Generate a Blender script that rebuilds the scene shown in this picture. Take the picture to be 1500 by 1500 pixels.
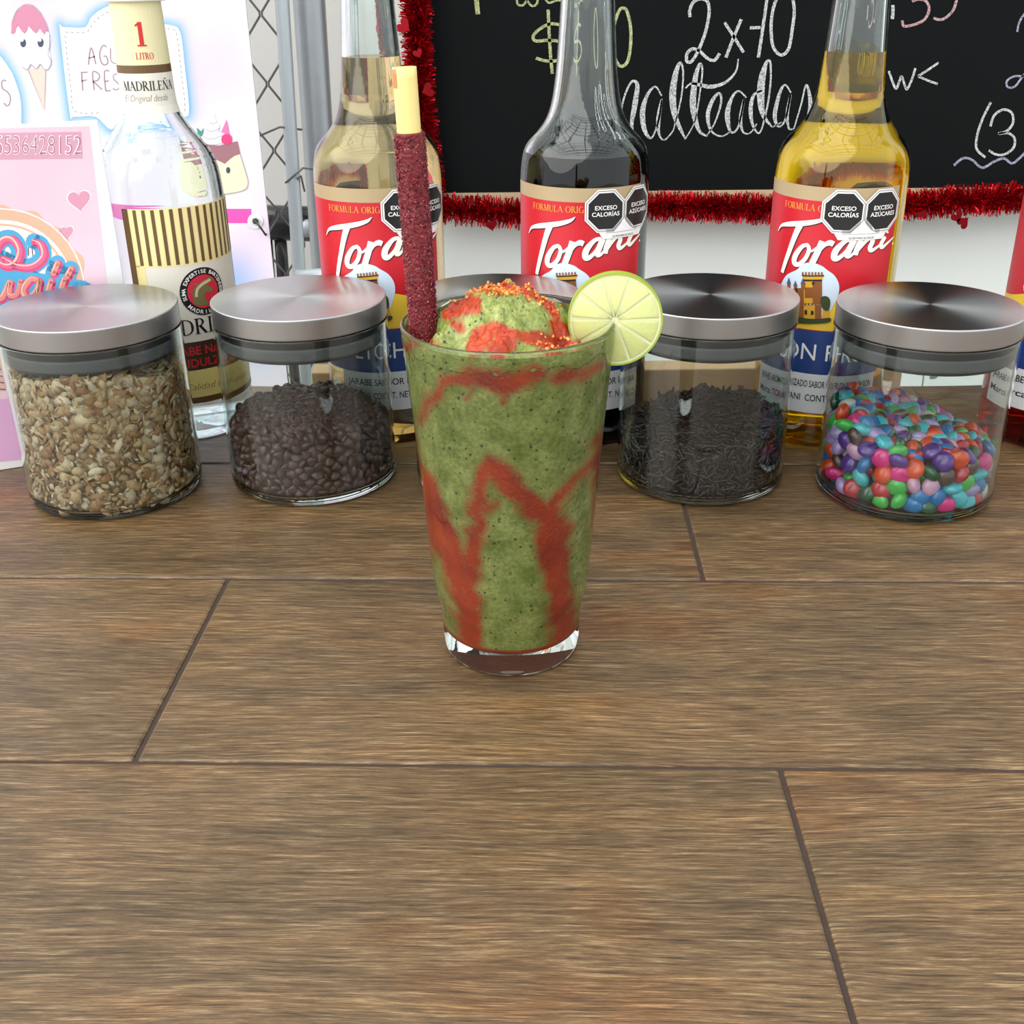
import bpy, bmesh, math, random
import numpy as np
from mathutils import Matrix, Vector, geometry

random.seed(7); rng = np.random.default_rng(7)
for o in list(bpy.data.objects): bpy.data.objects.remove(o)
sc = bpy.context.scene
COL = sc.collection

# ---------------------------------------------------------------- camera
F, TH, RO, H = 1650.0, math.radians(25.94), -0.0105, 0.28
_c, _s = math.cos(TH), math.sin(TH)
_cr, _sr = math.cos(RO), math.sin(RO)
CM = np.array([[_cr, -_sr, 0], [_sr, _cr, 0], [0, 0, 1]]) @ np.array([[1, 0, 0], [0, -_s, -_c], [0, _c, -_s]])
CP = np.array([0, 0, H])
cam = bpy.data.objects.new('camera', bpy.data.cameras.new('camera')); COL.objects.link(cam)
cam.data.sensor_width = 36; cam.data.lens = 36 * F / 1500
cam.data.clip_start = .01; cam.data.clip_end = 50
mw = Matrix.Identity(4)
for i in range(3):
    mw[i][0], mw[i][1], mw[i][2], mw[i][3] = CM[0][i], -CM[1][i], -CM[2][i], CP[i]
cam.matrix_world = mw
sc.camera = cam

# ---------------------------------------------------------------- light
world = bpy.data.worlds.new('overcast_sky'); sc.world = world; world.use_nodes = True
bg = world.node_tree.nodes['Background']
bg.inputs[0].default_value = (.93, .97, 1.0, 1); bg.inputs[1].default_value = 0.95
sun = bpy.data.objects.new('sun_open_sky_left_offscreen', bpy.data.lights.new('sun_open_sky_left_offscreen', 'SUN')); COL.objects.link(sun)
sun.data.energy = 2.2; sun.data.angle = math.radians(85); sun.data.color = (1, .97, .92)
sun.rotation_euler = Vector((-.7, -.55, .9)).to_track_quat('Z', 'Y').to_euler()
sc.view_settings.view_transform = 'Standard'; sc.view_settings.look = 'None'
sc.view_settings.gamma = 1; sc.view_settings.use_curve_mapping = False
sc.view_settings.exposure = 0.68
cy = sc.cycles
cy.max_bounces = 20; cy.transmission_bounces = 20; cy.glossy_bounces = 8; cy.diffuse_bounces = 4
cy.transparent_max_bounces = 16; cy.caustics_reflective = True; cy.caustics_refractive = True
cy.sample_clamp_indirect = 4.0; cy.use_denoising = True

# ---------------------------------------------------------------- maths helpers
def proj(P):
    c = (np.asarray(P, float) - CP) @ CM.T
    return np.stack([750 + F * c[..., 0] / c[..., 2], 750 + F * c[..., 1] / c[..., 2]], -1)
def rays(px):
    px = np.asarray(px, float)
    d = np.stack([px[..., 0] - 750, px[..., 1] - 750, np.full(px.shape[:-1], F)], -1)
    return d @ CM
def ground(px, z=0):
    d = rays(px); t = (z - H) / d[..., 2]; return CP + d * t[..., None]
def on_plane(px, p0, n):
    d = rays(px); t = ((np.asarray(p0) - CP) @ n) / (d @ n); return CP + d * t[..., None]
def on_cyl(px, cx, cyy, r):
    d = rays(px); a = d[..., 0]**2 + d[..., 1]**2; b = -2 * (d[..., 0] * cx + d[..., 1] * cyy); c = cx * cx + cyy * cyy - r * r
    disc = np.maximum(b * b - 4 * a * c, 0); t = (-b - np.sqrt(disc)) / (2 * a); return CP + d * t[..., None]
def smooth(pts, n=8, closed=False):
    P = np.asarray(pts, float); m = len(P); out = []
    rngk = range(m if closed else m - 1)
    for i in rngk:
        g = lambda k: P[k % m] if closed else P[min(max(k, 0), m - 1)]
        p0, p1, p2, p3 = g(i - 1), g(i), g(i + 1), g(i + 2)
        for t in np.arange(n) / n:
            out.append(.5 * (2 * p1 + (p2 - p0) * t + (2 * p0 - 5 * p1 + 4 * p2 - p3) * t * t + (3 * p1 - p0 - 3 * p2 + p3) * t**3))
    if not closed: out.append(P[-1])
    return np.array(out)

# ---------------------------------------------------------------- 2D shapes: list of (verts Nx2, faces)
def poly(pts):
    pts = np.asarray(pts, float)
    tris = geometry.tessellate_polygon([[Vector((p[0], p[1], 0)) for p in pts]])
    return [(pts, [tuple(t) for t in tris])]
def ribbon(pts, w, n=8, closed=False, raw=False):
    """pts: [(x,y)] or [(x,y,w)]; w default width"""
    P = np.array([(p[0], p[1], (p[2] if len(p) > 2 else w)) for p in pts], float)
    if not raw: P = smooth(P, n, closed)
    xy = P[:, :2]
    if closed: t = np.roll(xy, -1, 0) - np.roll(xy, 1, 0)
    else: t = np.gradient(xy, axis=0)
    t /= np.maximum(np.linalg.norm(t, axis=1, keepdims=True), 1e-9)
    nrm = np.stack([-t[:, 1], t[:, 0]], 1) * P[:, 2:3] / 2
    V = np.concatenate([xy + nrm, xy - nrm]); k = len(xy)
    fs = [(i, (i + 1) % k, k + (i + 1) % k, k + i) for i in range(k if closed else k - 1)]
    return [(V, fs)]
def disc(cx, cyy, rx, ry=None, n=32, a0=0, rot=0):
    ry = ry or rx; a = np.linspace(0, 2 * np.pi, n, endpoint=False) + a0
    x, y = rx * np.cos(a), ry * np.sin(a)
    return poly(np.stack([cx + x * math.cos(rot) - y * math.sin(rot), cyy + x * math.sin(rot) + y * math.cos(rot)], 1))
def ring(cx, cyy, r, w, ry=None, n=40):
    a = np.linspace(0, 2 * np.pi, n, endpoint=False)
    return ribbon(np.stack([cx + r * np.cos(a), cyy + (ry or r) * np.sin(a)], 1), w, closed=True, raw=True)
def rect(x0, y0, x1, y1): return [(np.array([(x0, y0), (x1, y0), (x1, y1), (x0, y1)], float), [(0, 1, 2, 3)])]
def tf(shape, f): return [(f(v), fs) for v, fs in shape]
_tc = {}
def text(s, bold=0.0):
    """default-font text, normalised: baseline y=0, cap height 1, x from 0; returns shape,width"""
    if (s, bold) not in _tc:
        cu = bpy.data.curves.new('t', 'FONT'); cu.body = s; cu.size = 1.0; cu.offset = bold; cu.resolution_u = 4
        ob = bpy.data.objects.new('t', cu); COL.objects.link(ob)
        dg = bpy.context.evaluated_depsgraph_get(); dg.update()
        me = bpy.data.meshes.new_from_object(ob.evaluated_get(dg))
        V = np.array([v.co[:2] for v in me.vertices]); fs = [tuple(p.vertices) for p in me.polygons]
        bpy.data.objects.remove(ob); bpy.data.curves.remove(cu); bpy.data.meshes.remove(me)
        V[:, 0] -= V[:, 0].min(); V /= .729
        _tc[(s, bold)] = (V, fs)
    V, fs = _tc[(s, bold)]
    return [(V.copy(), fs)], V[:, 0].max()
def text_at(s, x, y, h, w=None, align='c', bold=0.0, slant=0.0, up=1):
    """x,y = centre/left of baseline; up=-1 for pixel space"""
    sh, tw = text(s, bold); k = (w / tw) if w else h
    off = {'c': -tw / 2, 'l': 0, 'r': -tw}[align]
    return tf(sh, lambda v: np.stack([x + (v[:, 0] + off + slant * v[:, 1]) * k, y + up * v[:, 1] * h], 1))
# simple serif capitals drawn from thick and thin strokes
def _st(x): return [((x, 0), (x, 1), .17), ((x - .17, .02), (x + .17, .02), .05), ((x - .17, .98), (x + .17, .98), .05)]
def _th(x): return [((x, 0), (x, 1), .06), ((x - .13, .02), (x + .13, .02), .05), ((x - .13, .98), (x + .13, .98), .05)]
def _cv(pts, w): return [('c', pts, w)]
SERIF = {
 'M': (1.1, _th(.15) + [((.17, 1), (.52, .02), .17), ((.52, 0), (.86, 1), .06)] + _st(.9)),
 'A': (.95, [((.1, 0), (.46, 1), .06), ((.44, 1), (.82, 0), .18), ((.23, .36), (.66, .36), .05), ((0, .02), (.24, .02), .05), ((.66, .02), (.98, .02), .05)]),
 'D': (.95, _st(.18) + _cv([(.18, .97, .05), (.5, .95, .06), (.74, .78, .12), (.8, .5, .18), (.74, .22, .12), (.5, .05, .06), (.18, .03, .05)], .1)),
 'R': (.9, _st(.18) + _cv([(.18, .97, .05), (.46, .95, .08), (.6, .76, .17), (.46, .55, .08), (.18, .51, .05)], .1) + [((.38, .52), (.76, .02), .17), ((.68, .02), (.9, .02), .05)]),
 'I': (.45, _st(.22)),
 'L': (.78, _st(.18) + [((.18, .03), (.68, .03), .05), ((.68, 0), (.7, .28), .05)]),
 'E': (.8, _st(.18) + [((.18, .03), (.68, .03), .05), ((.68, 0), (.7, .26), .05), ((.18, .97), (.64, .97), .05), ((.63, .99), (.64, .78), .05), ((.18, .52), (.5, .52), .05), ((.5, .4), (.5, .63), .05)]),
 'N': (1.0, _th(.16) + [((.16, 1), (.8, .0), .17)] + _th(.82)),
 'O': (1.0, _cv([(.5, 1, .05), (.2, .82, .12), (.12, .5, .18), (.2, .18, .12), (.5, 0, .05), (.8, .18, .12), (.88, .5, .18), (.8, .82, .12), (.5, 1, .05)], .1)),
 'T': (.85, _st(.42) + [((.06, .97), (.78, .97), .05), ((.06, .99), (.04, .74), .05), ((.78, .99), (.8, .74), .05)]),
 'F': (.75, _st(.18) + [((.18, .97), (.64, .97), .05), ((.63, .99), (.64, .76), .05), ((.18, .52), (.5, .52), .05), ((.5, .4), (.5, .63), .05)]),
 'U': (.95, _cv([(.2, 1, .17), (.2, .3, .17), (.3, .08, .12), (.5, .02, .06), (.7, .1, .06), (.78, .3, .06), (.78, 1, .06)], .1)),
 'G': (1.0, _cv([(.82, .8, .05), (.5, 1, .05), (.2, .82, .12), (.12, .5, .18), (.2, .18, .12), (.5, 0, .05), (.8, .12, .08)], .1) + [((.8, 0), (.8, .42), .15), ((.66, .42), (.94, .42), .05)]),
 '1': (.6, [((.32, 0), (.32, 1), .2), ((.1, .03), (.54, .03), .06), ((.3, .97), (.1, .84), .08)]),
 ' ': (.45, []),
}
SERIF['Ñ'] = (1.0, SERIF['N'][1] + _cv([(.3, 1.14, .05), (.42, 1.22, .08), (.55, 1.16, .08), (.68, 1.24, .05)], .07))
def serif(s, x, y, h, w, up=1, align='c'):
    tw = sum(SERIF[c][0] for c in s); k = w / tw; cur = 0; out = []
    off = {'c': -tw / 2, 'l': 0, 'r': -tw}[align]
    for c in s:
        for g in SERIF[c][1]:
            if g[0] == 'c': sh = ribbon(g[1], g[2], 5)
            else:
                a, b = np.array(g[0], float), np.array(g[1], float)
                sh = ribbon([tuple(a), tuple((a + b) / 2), tuple(b)], g[2], raw=True)
            out += tf(sh, lambda v, cu=cur: np.stack([x + (v[:, 0] + cu + off) * k, y + up * v[:, 1] * h], 1))
        cur += SERIF[c][0]
    return out

# ---------------------------------------------------------------- object helpers
def link(o, parent=None):
    COL.objects.link(o)
    if parent is not None: o.parent = parent
    return o
def tag(o, label=None, cat=None, group=None, kind=None):
    if label: o['label'] = label
    if cat: o['category'] = cat
    if group: o['group'] = group
    if kind: o['kind'] = kind
    return o
def empty(name, loc=(0, 0, 0), rz=0, **k):
    o = bpy.data.objects.new(name, None); o.empty_display_size = .02
    o.location = loc; o.rotation_euler = (0, 0, rz); link(o); return tag(o, **k)
def mesh(name, V, Fs, mat, parent=None, shade=False, loc=None):
    me = bpy.data.meshes.new(name); me.from_pydata([tuple(map(float, v)) for v in V], [], Fs); me.update()
    if mat: me.materials.append(mat)
    if shade: me.polygons.foreach_set('use_smooth', [True] * len(me.polygons))
    o = bpy.data.objects.new(name, me)
    if loc is not None: o.location = loc
    return link(o, parent)
def from_bm(name, bm, mat, parent=None, shade=False, loc=None):
    me = bpy.data.meshes.new(name); bm.to_mesh(me); bm.free()
    if mat: me.materials.append(mat)
    if shade: me.polygons.foreach_set('use_smooth', [True] * len(me.polygons))
    o = bpy.data.objects.new(name, me)
    if loc is not None: o.location = loc
    return link(o, parent)
def shape(name, sh, fn, mat, parent=None, step=None):
    """2D shape mapped to 3D by fn(Nx2)->Nx3; step: slice along x first so it bends"""
    V, Fs, n = [], [], 0
    for v, fs in sh:
        V.append(v); Fs += [tuple(i + n for i in f) for f in fs]; n += len(v)
    V = np.concatenate(V)
    if step:
        bm = bmesh.new(); vs = [bm.verts.new((p[0], p[1], 0)) for p in V]
        for f in Fs:
            try: bm.faces.new([vs[i] for i in f])
            except ValueError: pass
        x = V[:, 0].min() + step
        while x < V[:, 0].max():
            bmesh.ops.bisect_plane(bm, geom=bm.verts[:] + bm.edges[:] + bm.faces[:], plane_co=(x, 0, 0), plane_no=(1, 0, 0), dist=step * 1e-4)
            x += step
        bm.verts.index_update()
        V = np.array([v.co[:2] for v in bm.verts]); Fs = [tuple(v.index for v in f.verts) for f in bm.faces]; bm.free()
    return mesh(name, fn(V), Fs, mat, parent)
def lathe(name, prof, mat, parent=None, seg=64, closed=True, loc=None, shade=True):
    """prof [(r,z)]; closed: profile is a loop (solid of revolution); r=0 points become poles"""
    V, Fs, idx = [], [], []
    for r, z in prof:
        if r < 1e-7: idx.append([len(V)] * seg); V.append((0, 0, z))
        else:
            idx.append(list(range(len(V), len(V) + seg)))
            V += [(r * math.cos(2 * math.pi * k / seg), r * math.sin(2 * math.pi * k / seg), z) for k in range(seg)]
    n = len(prof)
    for i in range(n if closed else n - 1):
        a, b = idx[i], idx[(i + 1) % n]
        for k in range(seg):
            f = [a[k], a[(k + 1) % seg], b[(k + 1) % seg], b[k]]
            f = [x for j, x in enumerate(f) if x not in f[:j]]
            if len(f) > 2: Fs.append(tuple(f))
    me = bpy.data.meshes.new(name); me.from_pydata(V, [], Fs)
    bm = bmesh.new(); bm.from_mesh(me); bmesh.ops.recalc_face_normals(bm, faces=bm.faces); bm.to_mesh(me); bm.free()
    if mat: me.materials.append(mat)
    if shade:
        me.polygons.foreach_set('use_smooth', [True] * len(me.polygons))
        me.set_sharp_from_angle(angle=math.radians(38))
    o = bpy.data.objects.new(name, me)
    if loc is not None: o.location = loc
    return link(o, parent)
def round_prof(pts, n=5):
    """pts [(r,z,bevel)] -> polyline with rounded corners"""
    out = []; m = len(pts)
    for i, p in enumerate(pts):
        b = p[2] if len(p) > 2 else 0
        if b <= 0 or i in (0, m - 1): out.append((p[0], p[1])); continue
        P, A, B = (np.array(q[:2], float) for q in (p, pts[i - 1], pts[i + 1]))
        da, db = A - P, B - P
        da = da / np.linalg.norm(da) * min(b, np.linalg.norm(da) * .49); db = db / np.linalg.norm(db) * min(b, np.linalg.norm(db) * .49)
        for t in np.linspace(0, 1, n): out.append(tuple((1 - t)**2 * (P + da) + 2 * t * (1 - t) * P + t * t * (P + db)))
    # holding loops keep the long straight runs optically flat
    res = [out[0]]
    for a, b in zip(out[:-1], out[1:]):
        A, B = np.array(a), np.array(b); L_ = np.linalg.norm(B - A)
        if L_ > .004: res += [tuple(A + (B - A) * (.0005 / L_)), tuple(B - (B - A) * (.0005 / L_))]
        res.append(b)
    return res
def box_bm(x0, x1, y0, y1, z0, z1, bev=0, seg=2):
    bm = bmesh.new(); bmesh.ops.create_cube(bm, size=1)
    for v in bm.verts: v.co = ((x0 + x1) / 2 + v.co.x * (x1 - x0), (y0 + y1) / 2 + v.co.y * (y1 - y0), (z0 + z1) / 2 + v.co.z * (z1 - z0))
    if bev: bmesh.ops.bevel(bm, geom=bm.edges[:], offset=bev, segments=seg, affect='EDGES', profile=.5)
    return bm
def tube(name, pts, r, mat, parent=None, seg=8, cap=True):
    P = np.asarray(pts, float); t = np.gradient(P, axis=0); t /= np.linalg.norm(t, axis=1, keepdims=True)
    up = np.array([0, 1., 0]) if abs(t[0][1]) < .8 else np.array([1., 0, 0])
    V, Fs = [], []; rr = np.broadcast_to(r, (len(P),))
    for i in range(len(P)):
        a = np.cross(t[i], up); a /= np.linalg.norm(a); b = np.cross(t[i], a)
        for k in range(seg):
            an = 2 * math.pi * k / seg; V.append(P[i] + rr[i] * (math.cos(an) * a + math.sin(an) * b))
    for i in range(len(P) - 1):
        for k in range(seg): Fs.append((i * seg + k, i * seg + (k + 1) % seg, (i + 1) * seg + (k + 1) % seg, (i + 1) * seg + k))
    if cap: Fs += [tuple(range(seg))[::-1], tuple(range((len(P) - 1) * seg, len(P) * seg))]
    return mesh(name, V, Fs, mat, parent, shade=True)
def batch(name, tv, tfc, R, T, mat, parent=None, colors=None, S=None, shade=True):
    """many copies of a small template as one mesh; R nx3x3, T nx3, S nx3"""
    tv = np.asarray(tv, float); n, m = len(T), len(tv)
    L = tv[None] * (S[:, None, :] if S is not None else 1.0)
    V = np.einsum('nij,nmj->nmi', R, L) + T[:, None, :]
    fs = []
    for i in range(n):
        b = i * m; fs += [tuple(b + k for k in f) for f in tfc]
    me = bpy.data.meshes.new(name); me.from_pydata(V.reshape(-1, 3).tolist(), [], fs)
    if colors is not None:
        ca = me.color_attributes.new('tint', 'FLOAT_COLOR', 'POINT')
        c4 = np.ones((n * m, 4), np.float32); c4[:, :3] = np.repeat(colors, m, 0); ca.data.foreach_set('color', c4.ravel())
    me.materials.append(mat)
    if shade: me.polygons.foreach_set('use_smooth', [True] * len(me.polygons))
    return link(bpy.data.objects.new(name, me), parent)
def rot_rand(n, q=None):
    q = rng.normal(size=(n, 4)); q /= np.linalg.norm(q, axis=1, keepdims=True); w, x, y, z = q.T
    return np.stack([np.stack([1 - 2 * (y*y + z*z), 2 * (x*y - z*w), 2 * (x*z + y*w)], -1), np.stack([2 * (x*y + z*w), 1 - 2 * (x*x + z*z), 2 * (y*z - x*w)], -1), np.stack([2 * (x*z - y*w), 2 * (y*z + x*w), 1 - 2 * (x*x + y*y)], -1)], 1)
def frame_from_normal(N, spin):
    """rotation matrices whose local z is N, spun by angle"""
    N = N / np.linalg.norm(N, axis=1, keepdims=True)
    ref = np.where(np.abs(N[:, 2:3]) > .9, np.array([[1., 0, 0]]), np.array([[0, 0, 1.]]))
    a = np.cross(ref, N); a /= np.linalg.norm(a, axis=1, keepdims=True); b = np.cross(N, a)
    c, s = np.cos(spin)[:, None], np.sin(spin)[:, None]
    return np.stack([a * c + b * s, -a * s + b * c, N], -1)

# ---------------------------------------------------------------- materials
def lin(c): return tuple(((x / 255) / 12.92 if x / 255 <= .04045 else ((x / 255 + .055) / 1.055)**2.4) for x in c)
MATS = {}
def pm(name, rgb, rough=.5, metal=0, spec=.5, **k):
    """plain principled material with a little procedural variation; rgb in sRGB 0-255"""
    if name in MATS: return MATS[name]
    m = bpy.data.materials.new(name); m.use_nodes = True; nt = m.node_tree; b = nt.nodes['Principled BSDF']
    c = lin(rgb); b.inputs['Base Color'].default_value = (*c, 1)
    b.inputs['Roughness'].default_value = rough; b.inputs['Metallic'].default_value = metal; b.inputs['Specular IOR Level'].default_value = spec
    for kk, v in k.items():
        if kk == 'noise':
            sc_, amt = v
            tc = nt.nodes.new('ShaderNodeTexCoord'); n = nt.nodes.new('ShaderNodeTexNoise'); n.inputs['Scale'].default_value = sc_; n.inputs['Detail'].default_value = 4
            mx = nt.nodes.new('ShaderNodeMix'); mx.data_type = 'RGBA'
            mx.inputs[6].default_value = (*[x * (1 - amt) for x in c], 1); mx.inputs[7].default_value = (*[min(1, x * (1 + amt)) for x in c], 1)
            nt.links.new(tc.outputs['Object'], n.inputs['Vector']); nt.links.new(n.outputs['Fac'], mx.inputs[0]); nt.links.new(mx.outputs[2], b.inputs['Base Color'])
        elif kk == 'bump':
            sc_, st = v
            tc = nt.nodes.new('ShaderNodeTexCoord'); n = nt.nodes.new('ShaderNodeTexNoise'); n.inputs['Scale'].default_value = sc_; n.inputs['Detail'].default_value = 3
            bp = nt.nodes.new('ShaderNodeBump'); bp.inputs['Strength'].default_value = st; bp.inputs['Distance'].default_value = .001
            nt.links.new(tc.outputs['Object'], n.inputs['Vector']); nt.links.new(n.outputs['Fac'], bp.inputs['Height']); nt.links.new(bp.outputs[0], b.inputs['Normal'])
        elif kk == 'sss': b.inputs['Subsurface Weight'].default_value = v[0]; b.inputs['Subsurface Radius'].default_value = v[1]; b.inputs['Subsurface Scale'].default_value = v[2]
        elif kk == 'coat': b.inputs['Coat Weight'].default_value = v; b.inputs['Coat Roughness'].default_value = .08
        elif kk == 'trans': b.inputs['Transmission Weight'].default_value = v
        elif kk == 'ior': b.inputs['IOR'].default_value = v
        elif kk == 'aniso': b.inputs['Anisotropic'].default_value = v
    MATS[name] = m; return m
def glass_mat(name, rgb=(255, 255, 255), ior=1.5, rough=0.0):
    if name in MATS: return MATS[name]
    m = bpy.data.materials.new(name); m.use_nodes = True; nt = m.node_tree; nt.nodes.remove(nt.nodes['Principled BSDF'])
    g = nt.nodes.new('ShaderNodeBsdfGlass'); g.inputs['Color'].default_value = (*lin(rgb), 1); g.inputs['IOR'].default_value = ior; g.inputs['Roughness'].default_value = rough
    nt.links.new(g.outputs[0], nt.nodes['Material Output'].inputs['Surface']); MATS[name] = m; return m
def attr_mat(name, rough=.5, attr='tint', **k):
    m = pm(name, (200, 200, 200), rough, **k); nt = m.node_tree
    a = nt.nodes.new('ShaderNodeVertexColor'); a.layer_name = attr
    nt.links.new(a.outputs['Color'], nt.nodes['Principled BSDF'].inputs['Base Color']); return m

def wood_tile_mat():
    m = bpy.data.materials.new('wood_look_tile'); m.use_nodes = True; nt = m.node_tree; L = nt.links.new; b = nt.nodes['Principled BSDF']
    N = lambda t: nt.nodes.new(t)
    tc = N('ShaderNodeTexCoord'); oi = N('ShaderNodeObjectInfo')
    off = N('ShaderNodeVectorMath'); off.operation = 'SCALE'; off.inputs[0].default_value = (7.3, 3.1, 0)
    L(oi.outputs['Random'], off.inputs[3])
    add = N('ShaderNodeVectorMath'); L(tc.outputs['Object'], add.inputs[0]); L(off.outputs[0], add.inputs[1])
    # gentle warping of the grain
    wn = N('ShaderNodeTexNoise'); wn.inputs['Scale'].default_value = 1; wn.inputs['Detail'].default_value = 2; wp = N('ShaderNodeMapping'); wp.inputs['Scale'].default_value = (5, 16, 1); L(add.outputs[0], wp.inputs['Vector']); L(wp.outputs[0], wn.inputs['Vector'])
    wm = N('ShaderNodeMath'); wm.operation = 'MULTIPLY_ADD'; wm.inputs[1].default_value = .016; wm.inputs[2].default_value = -.008; L(wn.outputs['Fac'], wm.inputs[0])
    cx = N('ShaderNodeCombineXYZ'); L(wm.outputs[0], cx.inputs[1])
    wa = N('ShaderNodeVectorMath'); L(add.outputs[0], wa.inputs[0]); L(cx.outputs[0], wa.inputs[1])
    def grain(sx, sy, detail, rough=.6):
        mp = N('ShaderNodeMapping'); mp.inputs['Scale'].default_value = (sx, sy, 1); L(wa.outputs[0], mp.inputs['Vector'])
        n = N('ShaderNodeTexNoise'); n.inputs['Scale'].default_value = 1; n.inputs['Detail'].default_value = detail; n.inputs['Roughness'].default_value = rough
        L(mp.outputs[0], n.inputs['Vector']); return n
    fine = grain(60, 1700, 4, .8); mid = grain(34, 620, 5, .75); broad = grain(4, 40, 4); blot = grain(7, 12, 3)
    def ramp(src, stops):
        r = N('ShaderNodeValToRGB'); e = r.color_ramp.elements
        while len(e) < len(stops): e.new(.5)
        for el, (p, c) in zip(e, stops): el.position = p; el.color = (*lin(c), 1)
        L(src, r.inputs[0]); return r
    mixv = N('ShaderNodeMath'); mixv.operation = 'MULTIPLY_ADD'; mixv.inputs[1].default_value = .5; L(mid.outputs['Fac'], mixv.inputs[0])
    half = N('ShaderNodeMath'); half.operation = 'MULTIPLY'; half.inputs[1].default_value = .5; L(fine.outputs['Fac'], half.inputs[0]); L(half.outputs[0], mixv.inputs[2])
    r1 = ramp(mixv.outputs[0], [(.37, (56, 43, 29)), (.45, (104, 84, 58)), (.53, (136, 113, 82)), (.62, (194, 171, 134))])
    r2 = ramp(broad.outputs['Fac'], [(.3, (164, 158, 152)), (.5, (212, 206, 198)), (.7, (244, 228, 206))])
    r3 = ramp(blot.outputs['Fac'], [(.35, (222, 218, 214)), (.55, (255, 250, 245)), (.70, (255, 206, 156))])
    m1 = N('ShaderNodeMix'); m1.data_type = 'RGBA'; m1.blend_type = 'MULTIPLY'; m1.inputs[0].default_value = .85; L(r1.outputs[0], m1.inputs[6]); L(r2.outputs[0], m1.inputs[7])
    m2 = N('ShaderNodeMix'); m2.data_type = 'RGBA'; m2.blend_type = 'MULTIPLY'; m2.inputs[0].default_value = .8; L(m1.outputs[2], m2.inputs[6]); L(r3.outputs[0], m2.inputs[7])
    # dark knots
    vo = N('ShaderNodeTexVoronoi'); vo.inputs['Scale'].default_value = 1; mp = N('ShaderNodeMapping'); mp.inputs['Scale'].default_value = (7, 16, 1); L(wa.outputs[0], mp.inputs['Vector']); L(mp.outputs[0], vo.inputs['Vector'])
    kr = N('ShaderNodeMapRange'); kr.inputs[1].default_value = .05; kr.inputs[2].default_value = .16; kr.inputs[3].default_value = .5; kr.inputs[4].default_value = 0; L(vo.outputs['Distance'], kr.inputs[0])
    m3 = N('ShaderNodeMix'); m3.data_type = 'RGBA'; m3.inputs[7].default_value = (*lin((70, 56, 44)), 1); L(kr.outputs[0], m3.inputs[0]); L(m2.outputs[2], m3.inputs[6])
    L(m3.outputs[2], b.inputs['Base Color'])
    bp = N('ShaderNodeBump'); bp.inputs['Strength'].default_value = .5; bp.inputs['Distance'].default_value = .0006; L(mixv.outputs[0], bp.inputs['Height']); L(bp.outputs[0], b.inputs['Normal'])
    b.inputs['Roughness'].default_value = .29; b.inputs['Specular IOR Level'].default_value = .5
    return m

M_WHITE = pm('white_print', (246, 245, 240), .45)
M_BLACK = pm('black_print', (18, 18, 20), .4)
M_GLASS = glass_mat('clear_glass', (250, 253, 252), 1.5)
M_STEELB = pm('galvanised_steel', (172, 178, 182), .42, metal=.75, noise=(40, .12))

# ================================================================ THE SETTING
def slab(name, x0, x1, y0, y1, z0, z1, mat, kind='structure', **k):
    o = from_bm(name, box_bm(x0, x1, y0, y1, z0, z1), mat); return tag(o, kind=kind, **k)
m_wall = pm('grey_plaster', (205, 204, 200), .8, noise=(6, .04), bump=(180, .1))
m_panel = pm('white_painted_wall', (236, 241, 238), .6, noise=(4, .02))
slab('floor', -8, 8, -8, 2.4, -1.0, -.95, pm('concrete_floor', (150, 146, 140), .7, noise=(9, .15)), label='grey concrete floor below the tiled counter')
slab('wall_back', -3, 3, 1.9, 2.0, -.95, 1.7, m_wall, label='grey plaster wall behind the chain-link fence')
slab('wall_panel', -.175, 2.2, 1.44, 1.50, -.95, 1.3, m_panel, label='smooth white wall that carries the blackboard')
roof = empty('ceiling', (0, 0, 0)); tag(roof, label='open steel roof frame of crossing beams overhead', kind='structure')
m_beam = pm('dark_roof_beam', (70, 72, 74), .5, metal=.4)
for i in range(7):
    from_bm('beam', box_bm(-3, 3, -2.0 + i * .7 - .03, -2.0 + i * .7 + .03, 2.5, 2.58), m_beam, roof)
for i in range(7):
    from_bm('purlin', box_bm(-2.4 + i * .8 - .02, -2.4 + i * .8 + .02, -2.2, 2.4, 2.58, 2.63), m_beam, roof)

# ---- tiled counter
PS = math.radians(-1.75); UU = np.array([math.cos(PS), math.sin(PS)]); VV = np.array([-math.sin(PS), math.cos(PS)])
Y0, TW = .6450, .1471
def joint(a, b): return float(np.mean([ground(np.array(a, float))[:2] @ UU, ground(np.array(b, float))[:2] @ UU]))
counter = empty('tiled_counter', (0, 0, 0), PS); tag(counter, 'wood-look tiled counter top carrying the drink, jars and bottles', 'counter')
m_tile = wood_tile_mat(); m_grout = pm('dark_grout', (62, 48, 40), .8, noise=(300, .3))
from_bm('grout_bed', box_bm(-1.1, 1.1, .03, .7905, -.05, -.0012), m_grout, counter)
from_bm('counter_body', box_bm(-1.08, 1.08, .06, .76, -.9495, -.05), pm('counter_body_paint', (190, 186, 178), .7), counter)
GAP = .0016; TL = .78
rows = [(Y0, Y0 + .1460, -.02), (Y0 - TW, Y0, joint((1000, 745), (1035, 848))), (Y0 - 2 * TW, Y0 - TW, joint((325, 850), (210, 1105))),
        (Y0 - 3 * TW, Y0 - 2 * TW, joint((1145, 1138), (1255, 1500))), (Y0 - 4 * TW - .02, Y0 - 3 * TW, .05)]
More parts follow.
